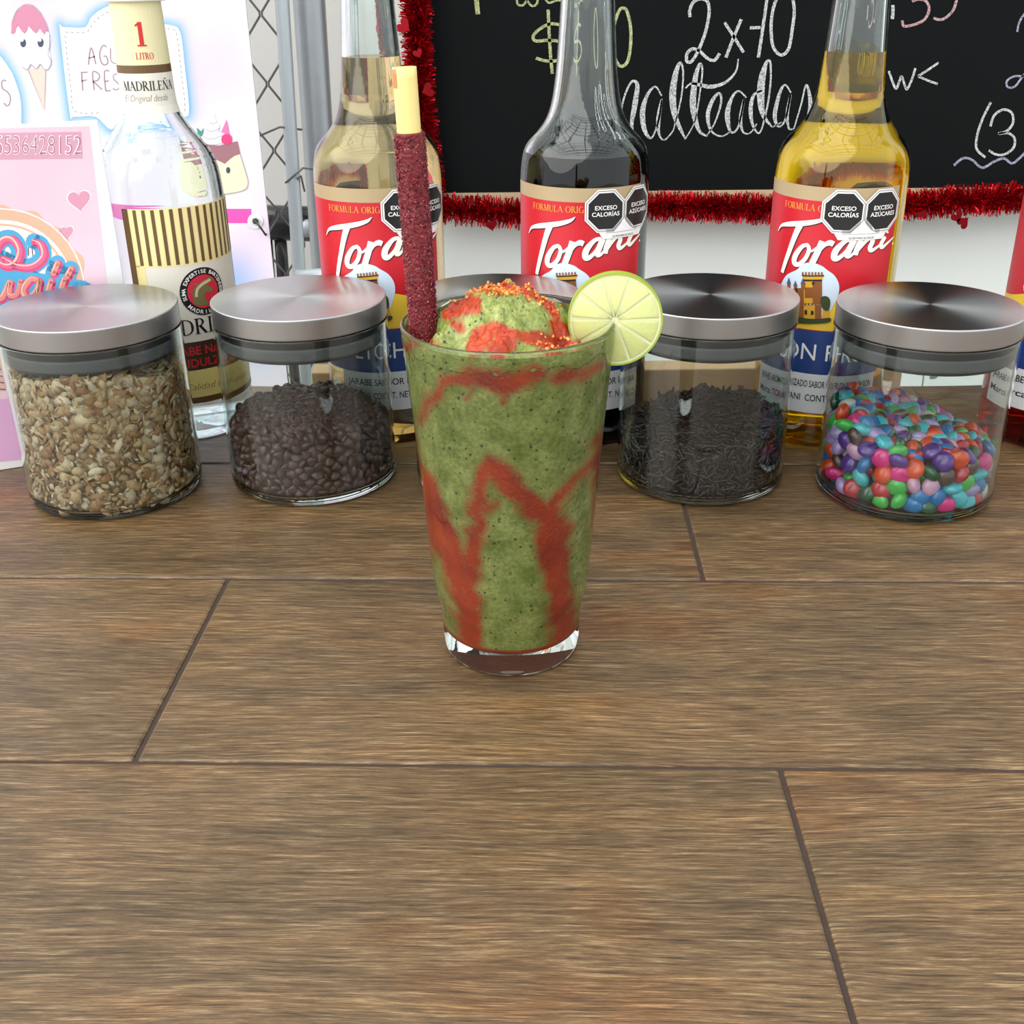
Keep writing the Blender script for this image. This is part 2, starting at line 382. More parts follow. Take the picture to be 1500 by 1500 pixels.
for v0, v1, j in rows:
    for k in (-2, -1, 0, 1):
        a, b = max(j + k * TL, -1.1), min(j + (k + 1) * TL, 1.1)
        if b - a < .05: continue
        bm = box_bm(-(b - a) / 2 + GAP / 2, (b - a) / 2 - GAP / 2, -(v1 - v0) / 2 + GAP / 2, (v1 - v0) / 2 - GAP / 2, -.009, 0, .0014, 2)
        o = from_bm('tile', bm, m_tile, counter); o.location = ((a + b) / 2, (v0 + v1) / 2, random.uniform(-.0004, 0))

# ---- pine batten at the back edge
bl, br = ground(np.array((470, 572.)))[0], ground(np.array((1298, 566.)))[0]
m_pine = pm('pale_pine', (205, 170, 128), .6, noise=(25, .18))
bat = from_bm('pine_batten', box_bm(bl, br, .752, .772, .0002, .0245, .001), m_pine); bat.rotation_euler[2] = 0
tag(bat, 'pale pine batten lying along the back edge of the counter', 'batten')

# ---- blackboard with chalk writing
BY = 1.40
m_board = pm('black_chalkboard', (12, 15, 16), .7, spec=.12, noise=(7, .25))
c0 = on_plane(np.array((628, 283.)), (0, BY, 0), np.array([0, 1., 0]))
board = empty('blackboard', (.5, BY, c0[2])); tag(board, 'large black chalkboard with handwritten prices and malteadas in chalk', 'blackboard')
bx0, bz0 = c0[0], c0[2]
def place(o, parent):   # keep world coordinates while parenting
    o.parent = parent; o.matrix_parent_inverse = Matrix.Translation(parent.location).inverted() if parent.rotation_euler[2] == 0 else (Matrix.Translation(parent.location) @ Matrix.Rotation(parent.rotation_euler[2], 4, 'Z')).inverted()
    return o
def pparent(o, parent): return place(o, parent)
pparent(from_bm('board_panel', box_bm(bx0, 1.5, BY, BY + .012, bz0, bz0 + .9), m_board), board)
m_frame = pm('light_wood_frame', (196, 172, 140), .6, noise=(30, .15))
pparent(from_bm('bottom_frame', box_bm(bx0 - .012, 1.5, BY - .004, BY + .016, bz0 - .014, bz0), m_frame), board)
pparent(from_bm('side_frame', box_bm(bx0 - .014, bx0, BY - .004, BY + .016, bz0, bz0 + .9), m_frame), board)
pparent(from_bm('back_batten', box_bm(.1, .14, BY + .012, 1.44, bz0 + .02, bz0 + .85), m_frame), board)
def chalk_mat(name, rgb):
    m = pm(name, rgb, .9); nt = m.node_tree; b = nt.nodes['Principled BSDF']
    tc = nt.nodes.new('ShaderNodeTexCoord'); n = nt.nodes.new('ShaderNodeTexNoise'); n.inputs['Scale'].default_value = 900; n.inputs['Detail'].default_value = 3
    r = nt.nodes.new('ShaderNodeValToRGB'); r.color_ramp.elements[0].position = .36; r.color_ramp.elements[0].color = (*[x * .22 for x in lin(rgb)], 1)
    r.color_ramp.elements[1].position = .58; r.color_ramp.elements[1].color = (*lin(rgb), 1)
    nt.links.new(tc.outputs['Object'], n.inputs['Vector']); nt.links.new(n.outputs['Fac'], r.inputs[0]); nt.links.new(r.outputs[0], b.inputs['Base Color']); return m
CW, CYEL, CPK, CVI = chalk_mat('white_chalk', (206, 210, 208)), chalk_mat('yellow_chalk', (190, 196, 140)), chalk_mat('pink_chalk', (196, 160, 162)), chalk_mat('violet_chalk', (168, 166, 190))
bmap = lambda v: on_plane(v, (0, BY - .0006, 0), np.array([0, 1., 0]))
z1 = lambda pts: [(900 + p[0] / 4.41, p[1] / 4.41) + tuple(q / 4.41 for q in p[2:]) for p in pts]
z2 = lambda pts: [(1280 + p[0] / 5.357, p[1] / 5.357) + tuple(q / 5.357 for q in p[2:]) for p in pts]
def chalk(name, strokes, mat, w):
    sh = []
    for st in strokes: sh += ribbon(st, w, 7)
    pparent(shape(name, sh, bmap, mat), board)
chalk('chalk_stroke', [[(696, -25), (698, 0), (700, 21)]], CYEL, 7)
chalk('chalk_letters', [[(757, -8), (758, 5), (765, 8), (771, 1), (770, -8)], [(770, -3), (778, 8), (786, 6), (788, -6)], [(797, -4), (804, 4), (814, 1), (830, 0)]], CYEL, 3.2)
chalk('chalk_dollar_sign', [[(803, 14), (804, 40), (806, 75), (809, 108)], [(824, 37), (806, 35), (790, 43), (781, 53), (785, 60), (802, 59), (820, 61), (831, 70), (828, 82), (814, 89), (798, 89), (785, 85)]], CYEL, 4.6)
chalk('chalk_zero', [[(904, 22), (909, 13), (917, 14), (923, 35), (924, 62), (920, 88), (912, 97), (904, 92), (899, 75), (898, 45), (904, 22)]], CYEL, 4.6)
chalk('chalk_two_for_forty', [z1([(490, 110), (486, 70), (510, 15), (555, -8), (600, 10), (612, 80), (590, 200), (545, 320), (500, 395), (468, 395), (470, 345), (505, 316), (550, 330), (600, 376), (645, 390), (680, 345)]),
      z1([(712, 145), (770, 235), (834, 338)]), z1([(820, 124), (775, 230), (720, 372)]), z1([(990, -40), (965, 140), (930, 372)]), z1([(875, 180), (945, 178)]),
      z1([(1060, -40), (1025, 60), (1012, 180), (1025, 300), (1075, 355), (1125, 315), (1150, 180), (1162, 60), (1140, -40), (1100, -60), (1060, -40)])], CW, 4.6)
chalk('chalk_malteadas', [z1([(-60, 860, 10), (-20, 640, 12), (10, 560, 14), (20, 700, 20), (15, 840, 12)]), z1([(20, 840, 10), (60, 640, 12), (110, 530, 14), (148, 550, 26), (130, 690, 34), (112, 800, 22), (125, 890, 8)]),
      z1([(305, 620, 10), (265, 560, 12), (215, 610, 20), (182, 720, 34), (195, 840, 28), (240, 890, 12), (285, 780, 12), (306, 640, 12), (284, 770, 28), (290, 870, 14), (325, 903, 10), (380, 845, 8)]),
      z1([(380, 845, 8), (430, 640, 10), (444, 470, 12), (425, 405, 16), (395, 480, 34), (376, 620, 44), (395, 760, 34), (460, 900, 10)]),
      z1([(460, 895, 8), (520, 780, 8), (555, 580, 10), (568, 450, 12), (550, 415, 18), (520, 520, 34), (508, 690, 40), (545, 840, 22), (600, 880, 10)]),
      z1([(460, 570, 10), (495, 540, 12), (560, 550, 24), (630, 560, 26), (720, 530, 18), (785, 460, 12), (800, 380, 8)]),
      z1([(600, 872, 8), (650, 790, 10), (690, 660, 14), (676, 602, 16), (630, 655, 24), (603, 750, 26), (625, 845, 14), (690, 880, 10), (750, 850, 8)]),
      z1([(852, 630, 10), (800, 588, 12), (755, 640, 20), (730, 740, 34), (750, 850, 16), (800, 820, 12), (838, 640, 12), (815, 760, 22), (830, 850, 12), (875, 860, 8), (920, 800, 8)]),
      z1([(955, 585, 10), (900, 615, 18), (880, 710, 28), (895, 810, 16), (940, 856, 10), (985, 700, 12), (1008, 540, 12), (1008, 410, 14), (985, 398, 18), (955, 500, 44), (945, 620, 48), (960, 740, 30), (1020, 822, 8)]),
      z1([(1020, 822, 8), (1080, 790, 8)]), z1([(1142, 600, 10), (1100, 548, 12), (1062, 620, 22), (1036, 750, 26), (1060, 818, 12), (1105, 770, 12), (1138, 610, 14), (1116, 740, 22), (1128, 830, 12), (1160, 830, 8)]),
      z1([(1160, 830, 8), (1205, 680, 10), (1240, 548, 12), (1266, 660, 26), (1250, 770, 24), (1205, 805, 8)])], CW, 3)
chalk('chalk_fifty_five', [z2([(300, 12), (350, -6), (410, 10), (434, 70), (405, 145), (340, 185), (240, 206), (224, 160)]), z2([(655, -20), (625, 75), (570, 135), (520, 155), (468, 142)])], CPK, 4)
chalk('chalk_smudge', [z2([(150, 40), (150, 90), (145, 150)])], CW, 5)
chalk('chalk_w_less_than', [z2([(118, 558), (150, 650), (175, 695), (200, 640), (218, 600), (240, 660), (260, 700), (300, 620), (326, 535)]), z2([(508, 492), (430, 545), (348, 598)]), z2([(348, 598), (420, 630), (502, 660)])], CW, 3.4)
chalk('chalk_curl', [z2([(1126, 250), (1140, 180), (1179, 112), (1230, 60)])], CVI, 3)
chalk('chalk_curl', [z2([(1230, 560), (1179, 595), (1100, 600), (1045, 635), (1050, 682), (1105, 680), (1160, 610), (1230, 520)])], CVI, 3)
chalk('chalk_parenthesis_three', [z2([(918, 803), (850, 940), (810, 1070), (808, 1170), (875, 1235)]), z2([(915, 992), (945, 905), (1020, 860), (1085, 890), (1090, 970), (1040, 1030), (978, 1048), (1060, 1046), (1105, 1090), (1095, 1160), (1030, 1210), (960, 1212), (902, 1180)])], CW, 3.6)
chalk('chalk_wavy_line', [z2([(628, 1298), (700, 1242), (770, 1255), (850, 1316), (940, 1270), (1020, 1243), (1085, 1282), (1150, 1235), (1230, 1160), (1300, 1180), (1360, 1230)])], CVI, 3.6)

# ---- tinsel garland around the board
m_tin = attr_mat('red_tinsel_foil', .28, metal=.85)
garl = empty('tinsel_garland', (.5, BY - .02, bz0 - .02)); tag(garl, 'red metallic tinsel garland with foil hearts edging the blackboard', 'garland')
gp = lambda pts, y=BY - .022: [on_plane(np.array(p, float), (0, y, 0), np.array([0, 1., 0])) for p in pts]
def tinsel(pts, n, rad):
    P = smooth(np.array(pts), 20); seg = np.linalg.norm(np.diff(P, axis=0), axis=1); cum = np.r_[0, np.cumsum(seg)]
    s = rng.uniform(0, cum[-1], n); C = np.stack([np.interp(s, cum, P[:, k]) for k in range(3)], 1)
    i = np.clip(np.searchsorted(cum, s) - 1, 0, len(P) - 2); T = P[i + 1] - P[i]; T /= np.linalg.norm(T, axis=1, keepdims=True)
    d = rng.normal(size=(n, 3)); d -= (d * T).sum(1, keepdims=True) * T * .75; d /= np.linalg.norm(d, axis=1, keepdims=True)
    keep = d[:, 1] < .75; C, T, d = C[keep], T[keep], d[keep]; n = len(C)
    R = np.zeros((n, 3, 3)); w = np.cross(d, T); w += rng.normal(size=(n, 3)) * .6; w -= (w * d).sum(1, keepdims=True) * d; w /= np.linalg.norm(w, axis=1, keepdims=True)
    R[:, :, 0] = w; R[:, :, 1] = d; R[:, :, 2] = np.cross(w, d)
    S = np.stack([np.full(n, .0008), rng.uniform(.5, 1.0, n) * rad, np.full(n, rad * .25)], 1)
    tv = [(-1, 0, 0), (1, 0, 0), (1, .55, .35), (-1, .55, .35), (1, 1, .1), (-1, 1, .1)]
    cols = np.array([lin((205, 28, 44))]) * rng.uniform(.6, 1.5, (n, 1))
    o = batch('tinsel_strand', tv, [(0, 1, 2, 3), (3, 2, 4, 5)], R, C, m_tin, None, cols, S, shade=False); tag(o, kind='stuff'); pparent(o, garl)
tinsel(gp([(606, -60), (609, 20), (613, 100), (619, 180), (628, 250), (634, 308)]), 6500, .021)
tinsel(gp([(632, 306), (700, 308), (760, 312), (860, 305), (960, 302), (1060, 304), (1130, 306), (1240, 304), (1340, 300), (1400, 294), (1460, 292), (1520, 288), (1700, 282)]), 17000, .021)
m_heart = pm('red_foil_heart', (170, 22, 36), .25, metal=.8)
def heart_pts(n=28):
    t = np.linspace(0, 2 * np.pi, n, endpoint=False); return np.stack([16 * np.sin(t)**3, 13 * np.cos(t) - 5 * np.cos(2 * t) - 2 * np.cos(3 * t) - np.cos(4 * t)], 1) / 17
HP = heart_pts()
for (px, py, sz, rr) in [(591, 38, 11, .9), (627, 132, 10, -1.2), (612, 78, 7, .4), (720, 330, 9, .2), (1168, 322, 9, 2.6), (1402, 318, 9, .5), (1411, 326, 10, 2.4), (1352, 314, 8, 2.8), (690, 296, 7, 1), (1010, 318, 7, 2.5)]:
    c = on_plane(np.array((px, py), float), (0, BY - .04, 0), np.array([0, 1., 0])); k = sz * .00083
    pts = HP @ np.array([[math.cos(rr), math.sin(rr)], [-math.sin(rr), math.cos(rr)]]) * k
    bm = bmesh.new(); f = bm.faces.new([bm.verts.new((c[0] + p[0], c[1], c[2] + p[1])) for p in pts])
    e = bmesh.ops.extrude_face_region(bm, geom=[f]); bmesh.ops.translate(bm, vec=(0, .0006, 0), verts=[g for g in e['geom'] if isinstance(g, bmesh.types.BMVert)])
    bmesh.ops.recalc_face_normals(bm, faces=bm.faces); pparent(from_bm('foil_heart', bm, m_heart), garl)

# ---- small sprig painted on the white wall
wmap = lambda v: on_plane(v, (0, 1.4395, 0), np.array([0, 1., 0]))
sp = ribbon([(1352, 568), (1354, 550), (1350, 535), (1358, 520)], 2.2)
for x, y, a in [(1345, 545, .4), (1362, 543, -.5), (1346, 530, .6), (1364, 530, -.4), (1359, 516, 1.2), (1372, 552, -.2)]: sp += disc(x, y, 8, 3.2, 12, rot=a)
o = shape('sprig_decal', sp, wmap, pm('grey_green_paint', (110, 122, 112), .7)); tag(o, 'small grey-green leafy sprig painted low on the white wall', 'decal')

# ---- chain-link fence, post, rails
FY = 1.27; fp = lambda x, y, Y=FY: on_plane(np.array((x, y), float), (0, Y, 0), np.array([0, 1., 0]))
m_wire = pm('fence_wire', (120, 122, 122), .5, metal=.6)
na, nb = fp(392, 123), fp(429, 180); hw = nb[0] - na[0] + .002; hh = (fp(389, 23)[2] - fp(399, 223)[2]) / 4
fence = empty('chain_link_fence', (na[0], FY, -.6)); tag(fence, 'grey chain-link wire fence stretched beside the pink banner', 'fence')
zt = na[2] + 9 * hh
for k in range(4):     # interlocked zigzag wires, the first ends at the tension bar
    xr = na[0] + hw - k * hw; pts = []
    for i in range(34):
        on_right = (i % 2 == 0) if k % 2 == 0 else (i % 2 == 1)
        x = xr if on_right else xr - hw
        pts.append((x, FY + (.0016 if on_right else -.0016), zt - i * hh))
    dense = []
    for a, b in zip(pts[:-1], pts[1:]):
        for t in (0.06, .5, .94): dense.append(tuple(np.array(a) * (1 - t) + np.array(b) * t))
    pparent(tube('wire', dense, .0012, m_wire, seg=6), fence)
tb0, tb1 = fp(413, 0, FY - .006), fp(438, 395, FY - .006)
tdir = (tb0 - tb1) / np.linalg.norm(tb0 - tb1)
pparent(tube('tension_bar', [tb1 - tdir * .35, tb1, tb0, tb0 + tdir * .2], .0075, pm('pale_steel_bar', (196, 206, 210), .45, metal=.4), seg=10), fence)
for (x0_, y0_, x1_, y1_) in [(378, 200, 442, 190), (418, 268, 470, 250), (436, 262, 446, 280)]:
    pparent(tube('tie_wire', [fp(x0_, y0_, FY - .012), fp((x0_ + x1_) / 2, min(y0_, y1_) - 4, FY - .016), fp(x1_, y1_, FY + .01)], .0011, m_wire, seg=6), fence)
pt, pb = fp(455, 0, 1.315), fp(470, 330, 1.315)
post = tube('fence_post', [(pb[0], 1.315, -.95), (pb[0], 1.315, -.2), (pt[0], 1.315, .35), (pt[0], 1.315, .9)], .0172, M_STEELB, seg=24)
tag(post, 'thick round galvanised steel post beside the chain-link fence', 'post')
ra, rb_ = fp(434, 405, 1.25), fp(530, 400, 1.25)
rail = tube('fence_rail', [ra, (ra + rb_) / 2, rb_], .0078, pm('pale_steel_bar', (196, 206, 210)), seg=14)
tag(rail, 'short pale horizontal steel rail at the foot of the fence post', 'rail')
# black tubular rack behind the fence
m_blk = pm('gloss_black_enamel', (20, 20, 22), .3, coat=.5)
rk = fp(395, 326, 1.45); rack = empty('black_tube_rack', (rk[0], 1.45, -.95)); tag(rack, 'glossy black tube rack standing behind the chain-link fence', 'rack')
e0, e1 = fp(340, 324, 1.45), fp(456, 328, 1.45)
pparent(tube('cross_tube', [e0, (e0 + e1) / 2, e1], .022, m_blk, seg=20), rack)
kn = fp(450, 334, 1.42); pparent(tube('end_knob', [kn - np.array((0, .012, 0)), kn, kn + np.array((0, .012, 0))], .009, pm('pale_steel_bar', (196, 206, 210)), seg=14), rack)
for lx, w_ in ((393, .0045), (410, .008)):
    a = fp(lx, 340, 1.45); b = fp(lx + 6, 420, 1.45); pparent(tube('leg', [a, (a + b) / 2, b, (b[0], 1.45, -.95)], w_, m_blk, seg=12), rack)

# ---- printed banner
NY = 1.20
ban = empty('vinyl_banner', (-.45, NY, -.5)); tag(ban, 'pink and white vinyl banner printed with desserts, tied to the fence', 'banner')
npl = lambda k: (lambda v: on_plane(v, (0, NY - .00018 * k, 0), np.array([0, 1., 0])))
badge = smooth([(88, 45), (93, 40), (124, 40), (133, 26), (148, 14), (168, 7), (200, 6), (226, 32), (250, 37), (264, 47), (271, 100), (277, 160), (271, 171), (250, 172), (182, 172), (163, 190), (140, 171), (108, 171), (102, 164)], 4, True)
lbadge = smooth([(-60, 80), (-10, 76), (12, 98), (23, 120), (30, 146), (31, 176), (24, 200), (-60, 205)], 4, True)
def sdf(P, poly_):
    d = np.full(len(P), 1e9); n = len(poly_); ins = np.zeros(len(P), bool)
    for i in range(n):
        a, b = poly_[i], poly_[(i + 1) % n]; ab = b - a; t = np.clip(((P - a) @ ab) / (ab @ ab + 1e-9), 0, 1)
        d = np.minimum(d, np.linalg.norm(P - (a + t[:, None] * ab), axis=1))
        c = ((a[1] > P[:, 1]) != (b[1] > P[:, 1])) & (P[:, 0] < (b[0] - a[0]) * (P[:, 1] - a[1]) / (b[1] - a[1] + 1e-12) + a[0]); ins ^= c
    return np.where(ins, -d, d)
rt, rbm = fp(358, 0, NY), fp(396, 400, NY); RX = (rt[0] + rbm[0]) / 2 + .002
gx = np.linspace(-1.0, RX, 190); gz = np.linspace(-.62, .42, 200)
GX, GZ = np.meshgrid(gx, gz); VB = np.stack([GX.ravel(), np.full(GX.size, NY) + .004 * np.sin(GX.ravel() * 18 + GZ.ravel() * 5), GZ.ravel()], 1)
VB[:, 1] = NY
PB = proj(VB)
def marble(P):
    x, y = P[:, 0] / 100, P[:, 1] / 100
    a = np.sin(x * 2.1 + 1.3 * np.sin(y * 1.3 + .5) + .4) ; b = np.sin(x * 1.1 - y * 1.9 + 1.2 * np.sin(x * 1.7)); c = np.sin(x * 3.7 + y * 2.3)
    return .5 + .28 * a + .22 * b, .5 + .35 * np.sin(x * 1.5 + y * 2.2 + a) + .15 * c
ma, mb = marble(PB)
wht, pnk, lil = np.array(lin((252, 250, 252))), np.array(lin((247, 200, 240))), np.array(lin((232, 205, 245)))
cb = wht + (pnk - wht) * np.clip(ma, 0, 1)[:, None] * .5 + (lil - wht) * np.clip(mb - .4, 0, 1)[:, None] * .4
blue = np.array(lin((96, 182, 250)))
for pl in (badge, lbadge):
    dd = sdf(PB, pl); g = np.exp(-np.maximum(dd, 0) / 11)[:, None] * .95; cb = cb * (1 - g) + blue * g
for (bx_, by_, br_) in [(335, 410, 30), (360, 480, 40), (-20, 420, 60)]:
    g = np.exp(-((PB - np.array((bx_, by_)))**2).sum(1) / (2 * br_**2))[:, None] * .6; cb = cb * (1 - g) + blue * g
nx, nz = len(gx), len(gz)
me = bpy.data.meshes.new('banner_sheet')
me.from_pydata(VB.tolist(), [], [(j * nx + i, j * nx + i + 1, (j + 1) * nx + i + 1, (j + 1) * nx + i) for j in range(nz - 1) for i in range(nx - 1)])
ca = me.color_attributes.new('tint', 'FLOAT_COLOR', 'POINT'); c4 = np.ones((len(VB), 4), np.float32); c4[:, :3] = np.clip(cb, 0, 1); ca.data.foreach_set('color', c4.ravel())
m_ban = attr_mat('banner_vinyl', .4); me.materials.append(m_ban); pparent(link(bpy.data.objects.new('banner_sheet', me)), ban)
pparent(from_bm('banner_hem', box_bm(-1.0, RX, NY + .0005, NY + .003, -.62, .42), pm('banner_back', (240, 232, 240), .5)), ban)
m_bw = pm('banner_white_ink', (254, 254, 254), .4); m_bgrey = pm('banner_grey_ink', (178, 170, 176), .5)
pparent(shape('print_badge', poly(badge), npl(1), m_bw), ban); pparent(shape('print_badge', poly(lbadge), npl(1), m_bw), ban)
def dashes(pts, dash=4, gap=4, w=1.4):
    P = smooth(pts, 12); seg = np.linalg.norm(np.diff(P, axis=0), axis=1); cum = np.r_[0, np.cumsum(seg)]; s = 0; out = []
    while s + dash < cum[-1]:
        q = np.array([s, s + dash / 2, s + dash]); out += ribbon(np.stack([np.interp(q, cum, P[:, 0]), np.interp(q, cum, P[:, 1])], 1), w, raw=True); s += dash + gap
    return out
for dl in ([(96, 47), (126, 47), (136, 34), (150, 22), (168, 14)], [(95, 52), (99, 90), (104, 130), (110, 163), (150, 165)], [(229, 42), (252, 43), (259, 52), (266, 110), (271, 158), (264, 166), (240, 166)]): tag(pparent(shape('print_stitching', dashes(dl), npl(2), m_bgrey), ban), kind='stuff')
m_ink = pm('banner_mauve_ink', (176, 150, 164), .5)
zb = lambda pts: [(p[0] / 8.333, p[1] / 8.333) for p in pts]
let = ribbon(zb([(75, 990), (45, 978), (20, 1010), (32, 1080), (90, 1122), (126, 1190), (112, 1275), (75, 1288), (48, 1255)]), 2.2)
pparent(shape('print_letter', let, npl(2), m_ink), ban)
let = text_at('AGUAS', 129, 94, 26, 88, 'l', up=-1) + text_at('FRESCAS', 118, 133, 28, 116, 'l', up=-1)
let = []
for st in [[(1078, 790), (1112, 580), (1170, 785)], [(1085, 710), (1160, 690)], [(1300, 575), (1262, 552), (1222, 620), (1222, 720), (1262, 790), (1315, 770), (1300, 690), (1262, 690)],
           [(1010, 1105), (995, 890)], [(985, 885), (1070, 880)], [(995, 990), (1060, 975)], [(1150, 1100), (1130, 885), (1190, 890), (1215, 930), (1190, 980), (1140, 995), (1180, 1030), (1245, 1095)], [(1290, 1110), (1275, 880), (1335, 868)], [(1280, 995), (1330, 985)], [(1290, 1110), (1350, 1105)]]:
    let += ribbon(zb(st), 2.2, 5)
pparent(shape('print_lettering', let, npl(2), m_ink), ban)
let = []
for s, x, y, h, w in [('UAS', 161, 94, 26, 50), ('SCAS', 165, 133, 28, 66)]: let += text_at(s, x, y, h, w, 'l', up=-1, bold=-.02)
pparent(shape('print_lettering', let, npl(2), m_ink), ban)
# ice-cream cone and pudding prints
pparent(shape('print_cone', poly(zb([(340, 835), (555, 835), (545, 1350)])), npl(2), pm('peach_ink', (250, 214, 200), .5)), ban)
pparent(shape('print_ice_cream', poly(smooth(zb([(140, 420), (330, 250), (595, 405), (600, 600), (622, 750), (580, 850), (530, 835), (490, 785), (440, 840), (378, 790), (330, 850), (268, 810), (248, 690), (160, 520)]), 3, True)), npl(3), m_bw), ban)
pparent(shape('print_syrup_cap', poly(zb([(135, 412), (142, 280), (200, 135), (300, 58), (400, 72), (500, 170), (560, 280), (600, 405), (575, 365), (560, 395), (540, 425), (515, 395), (488, 348), (460, 392), (435, 410), (402, 380), (350, 320), (330, 380), (300, 416), (270, 385), (212, 302), (190, 395), (165, 418)])), npl(4), pm('rose_ink', (214, 140, 168), .5)), ban)
pparent(shape('print_outline', ribbon(zb([(600, 420), (602, 560), (585, 660), (622, 750), (585, 845), (530, 835), (492, 780), (440, 838), (378, 785), (330, 848), (270, 815)]), 1, 6) + ribbon(zb([(142, 280), (200, 135), (300, 56), (400, 68), (500, 168)]), 1.2) + ribbon(zb([(340, 850), (540, 1350), (556, 850)]), 1, raw=True), npl(5), m_bgrey), ban)
eye = disc(282 / 8.333, 525 / 8.333, 4.2, 6.2) + disc(495 / 8.333, 520 / 8.333, 4.4, 6.6)
pparent(shape('print_eyes', eye, npl(5), pm('navy_ink', (70, 78, 104), .5)), ban)
pparent(shape('print_eye_glints', disc(268 / 8.333, 488 / 8.333, 2.6) + disc(485 / 8.333, 488 / 8.333, 2.6), npl(6), m_bw), ban)
zc = lambda pts: [(p[0] / 3.75, p[1] / 3.75) for p in pts]
pparent(shape('print_pudding', poly(smooth(zb([(0, 0)]) and zc([(1070, 850), (1200, 800), (1315, 840), (1362, 1010), (1330, 1048), (1200, 1072), (1080, 1060), (1040, 1000)]), 4, True)), npl(2), pm('cream_ink', (250, 240, 208), .5)), ban)
pparent(shape('print_caramel', poly(zc([(1075, 775), (1130, 790), (1200, 800), (1305, 775), (1320, 845), (1285, 858), (1265, 872), (1235, 900), (1205, 885), (1150, 860), (1080, 880)])), npl(3), pm('mauve_brown_ink', (168, 118, 128), .5)), ban)
pparent(shape('print_cream_swirl', poly(smooth(zc([(1110, 775), (1108, 745), (1135, 720), (1130, 690), (1158, 660), (1172, 618), (1185, 660), (1205, 690), (1200, 720), (1222, 750), (1225, 780), (1160, 795)]), 4, True)), npl(4), m_bw), ban)
pparent(shape('print_cream_lines', ribbon(zc([(1110, 750), (1160, 765), (1220, 745)]), .9) + ribbon(zc([(1130, 712), (1165, 722), (1205, 705)]), .9) + ribbon(zc([(1150, 670), (1170, 680), (1192, 668)]), .9), npl(5), m_bgrey), ban)
pparent(shape('print_wafer', poly(zc([(1215, 725), (1245, 655), (1262, 745)])), npl(4), pm('pink_ink', (236, 128, 190), .5)), ban)
pparent(shape('print_cherry', disc(1245 / 3.75, 765 / 3.75, 8), npl(5), pm('cherry_ink', (238, 70, 130), .5)), ban)
pparent(shape('print_leaf', poly(zc([(1080, 700), (1105, 722), (1120, 700), (1112, 745), (1090, 762)])), npl(4), pm('teal_ink', (72, 160, 140), .5)), ban)
pparent(shape('print_eyes', disc(1253 / 3.75, 935 / 3.75, 3, 4.6), npl(4), pm('navy_ink', (70, 78, 104))), ban)
pparent(shape('print_outline', ribbon(zc([(1318, 845), (1350, 950), (1362, 1010), (1330, 1048), (1200, 1072)]), 1.1), npl(4), m_bgrey), ban)
pparent(shape('print_stripe', poly([(-200, 303), (368, 306), (369, 327), (-200, 324)]), npl(1), pm('magenta_ink', (240, 92, 190), .45)), ban)
gc = fp(374, 324, NY - .001)
pparent(shape('grommet', ring(374, 324, 7.5, 8), npl(5), pm('white_grommet', (238, 240, 240), .3)), ban)
pparent(tube('grommet_hole_shade', [fp(374, 324, NY), fp(374, 324, NY - .003), fp(374, 324, NY - .005)], [.0030, .0032, .0018], pm('dark_cord_and_hole', (60, 62, 62), .7), seg=12), ban)  # dark-coloured plug stands in for the shade inside the grommet's open hole
pparent(tube('tie_cord', [fp(373, 323, NY - .004), fp(382, 334, NY - .012), fp(389, 344, NY - .004), fp(399, 326, FY - .01), fp(406, 310, FY)], .0012, pm('dark_cord_and_hole', (60, 62, 62), .7), seg=6), ban)

# ================================================================ THINGS ON THE COUNTER
# ---- framed sign
s_r = np.array((-.2345, .679, 0)); s_d = np.array((-.0915, -.040, 0)); s_d /= np.linalg.norm(s_d)
s_n = np.array((-s_d[1], s_d[0], 0)); s_n = s_n if s_n[1] < 0 else -s_n
top = on_plane(np.array((143, 176.)), s_r, s_n); SH = float(top[2]); s_r = np.array((top[0], top[1], 0))
sign = empty('menu_sign', (*s_r[:2], 0), math.atan2(-s_d[1], -s_d[0])); tag(sign, 'pink printed sign with blue script lettering in a clear stand', 'sign')
SW = .16
from_bm('sign_panel', box_bm(-SW, 0, .0, .003, .0, SH, .0004), pm('sign_white_card', (240, 240, 240), .25, coat=.6), sign)
from_bm('back_foot', box_bm(-SW * .8, -SW * .5, .003, .045, 0, .003, .0003), M_GLASS, sign)
def smap(k): return lambda v: on_plane(v, s_r + s_n * .0001 * k, s_n)
def sp_(name, sh, k, mat): pparent(shape(name, sh, smap(k), mat), sign)
m_sp = pm('sign_pink_print', (240, 208, 222), .35, noise=(14, .16))
sp_('print_field', poly([(-90, 190), (131, 185), (163, 470), (178, 640), (45, 672), (-40, 680)]), 1, m_sp)
sp_('print_lower_field', poly([(-40, 590), (24, 582), (170, 600), (178, 640), (45, 672), (-40, 680)]), 2, pm('sign_lilac_print', (226, 176, 216), .35, noise=(20, .1)))
m_hp = pm('sign_rose_print', (228, 160, 184), .4); m_sw = pm('sign_white_ink', (250, 246, 246), .4)
def heart(cx, cy_, sx, sy, rot): 
    c, s = math.cos(rot), math.sin(rot); return poly([(cx + sx * p[0] * c - sy * (-p[1]) * s, cy_ + sx * p[0] * s + sy * (-p[1]) * c) for p in HP])
sp_('print_heart_edge', heart(116, 293, 19.5, 20, -.12) + heart(98, 340, 11.5, 13, -.1), 2, m_sw)
sp_('print_heart', heart(116, 293, 17.5, 18, -.12) + heart(98, 340, 10, 11.3, -.1), 3, m_hp)
sp_('print_number_plate', poly([(-12, 195), (119, 193), (121, 232), (-12, 234)]), 2, pm('sign_mauve_print', (222, 166, 188), .4))
sp_('print_phone_number', text_at('5536428152', -6, 226, 29, 125, 'l', up=-1, bold=.012), 3, m_sw)
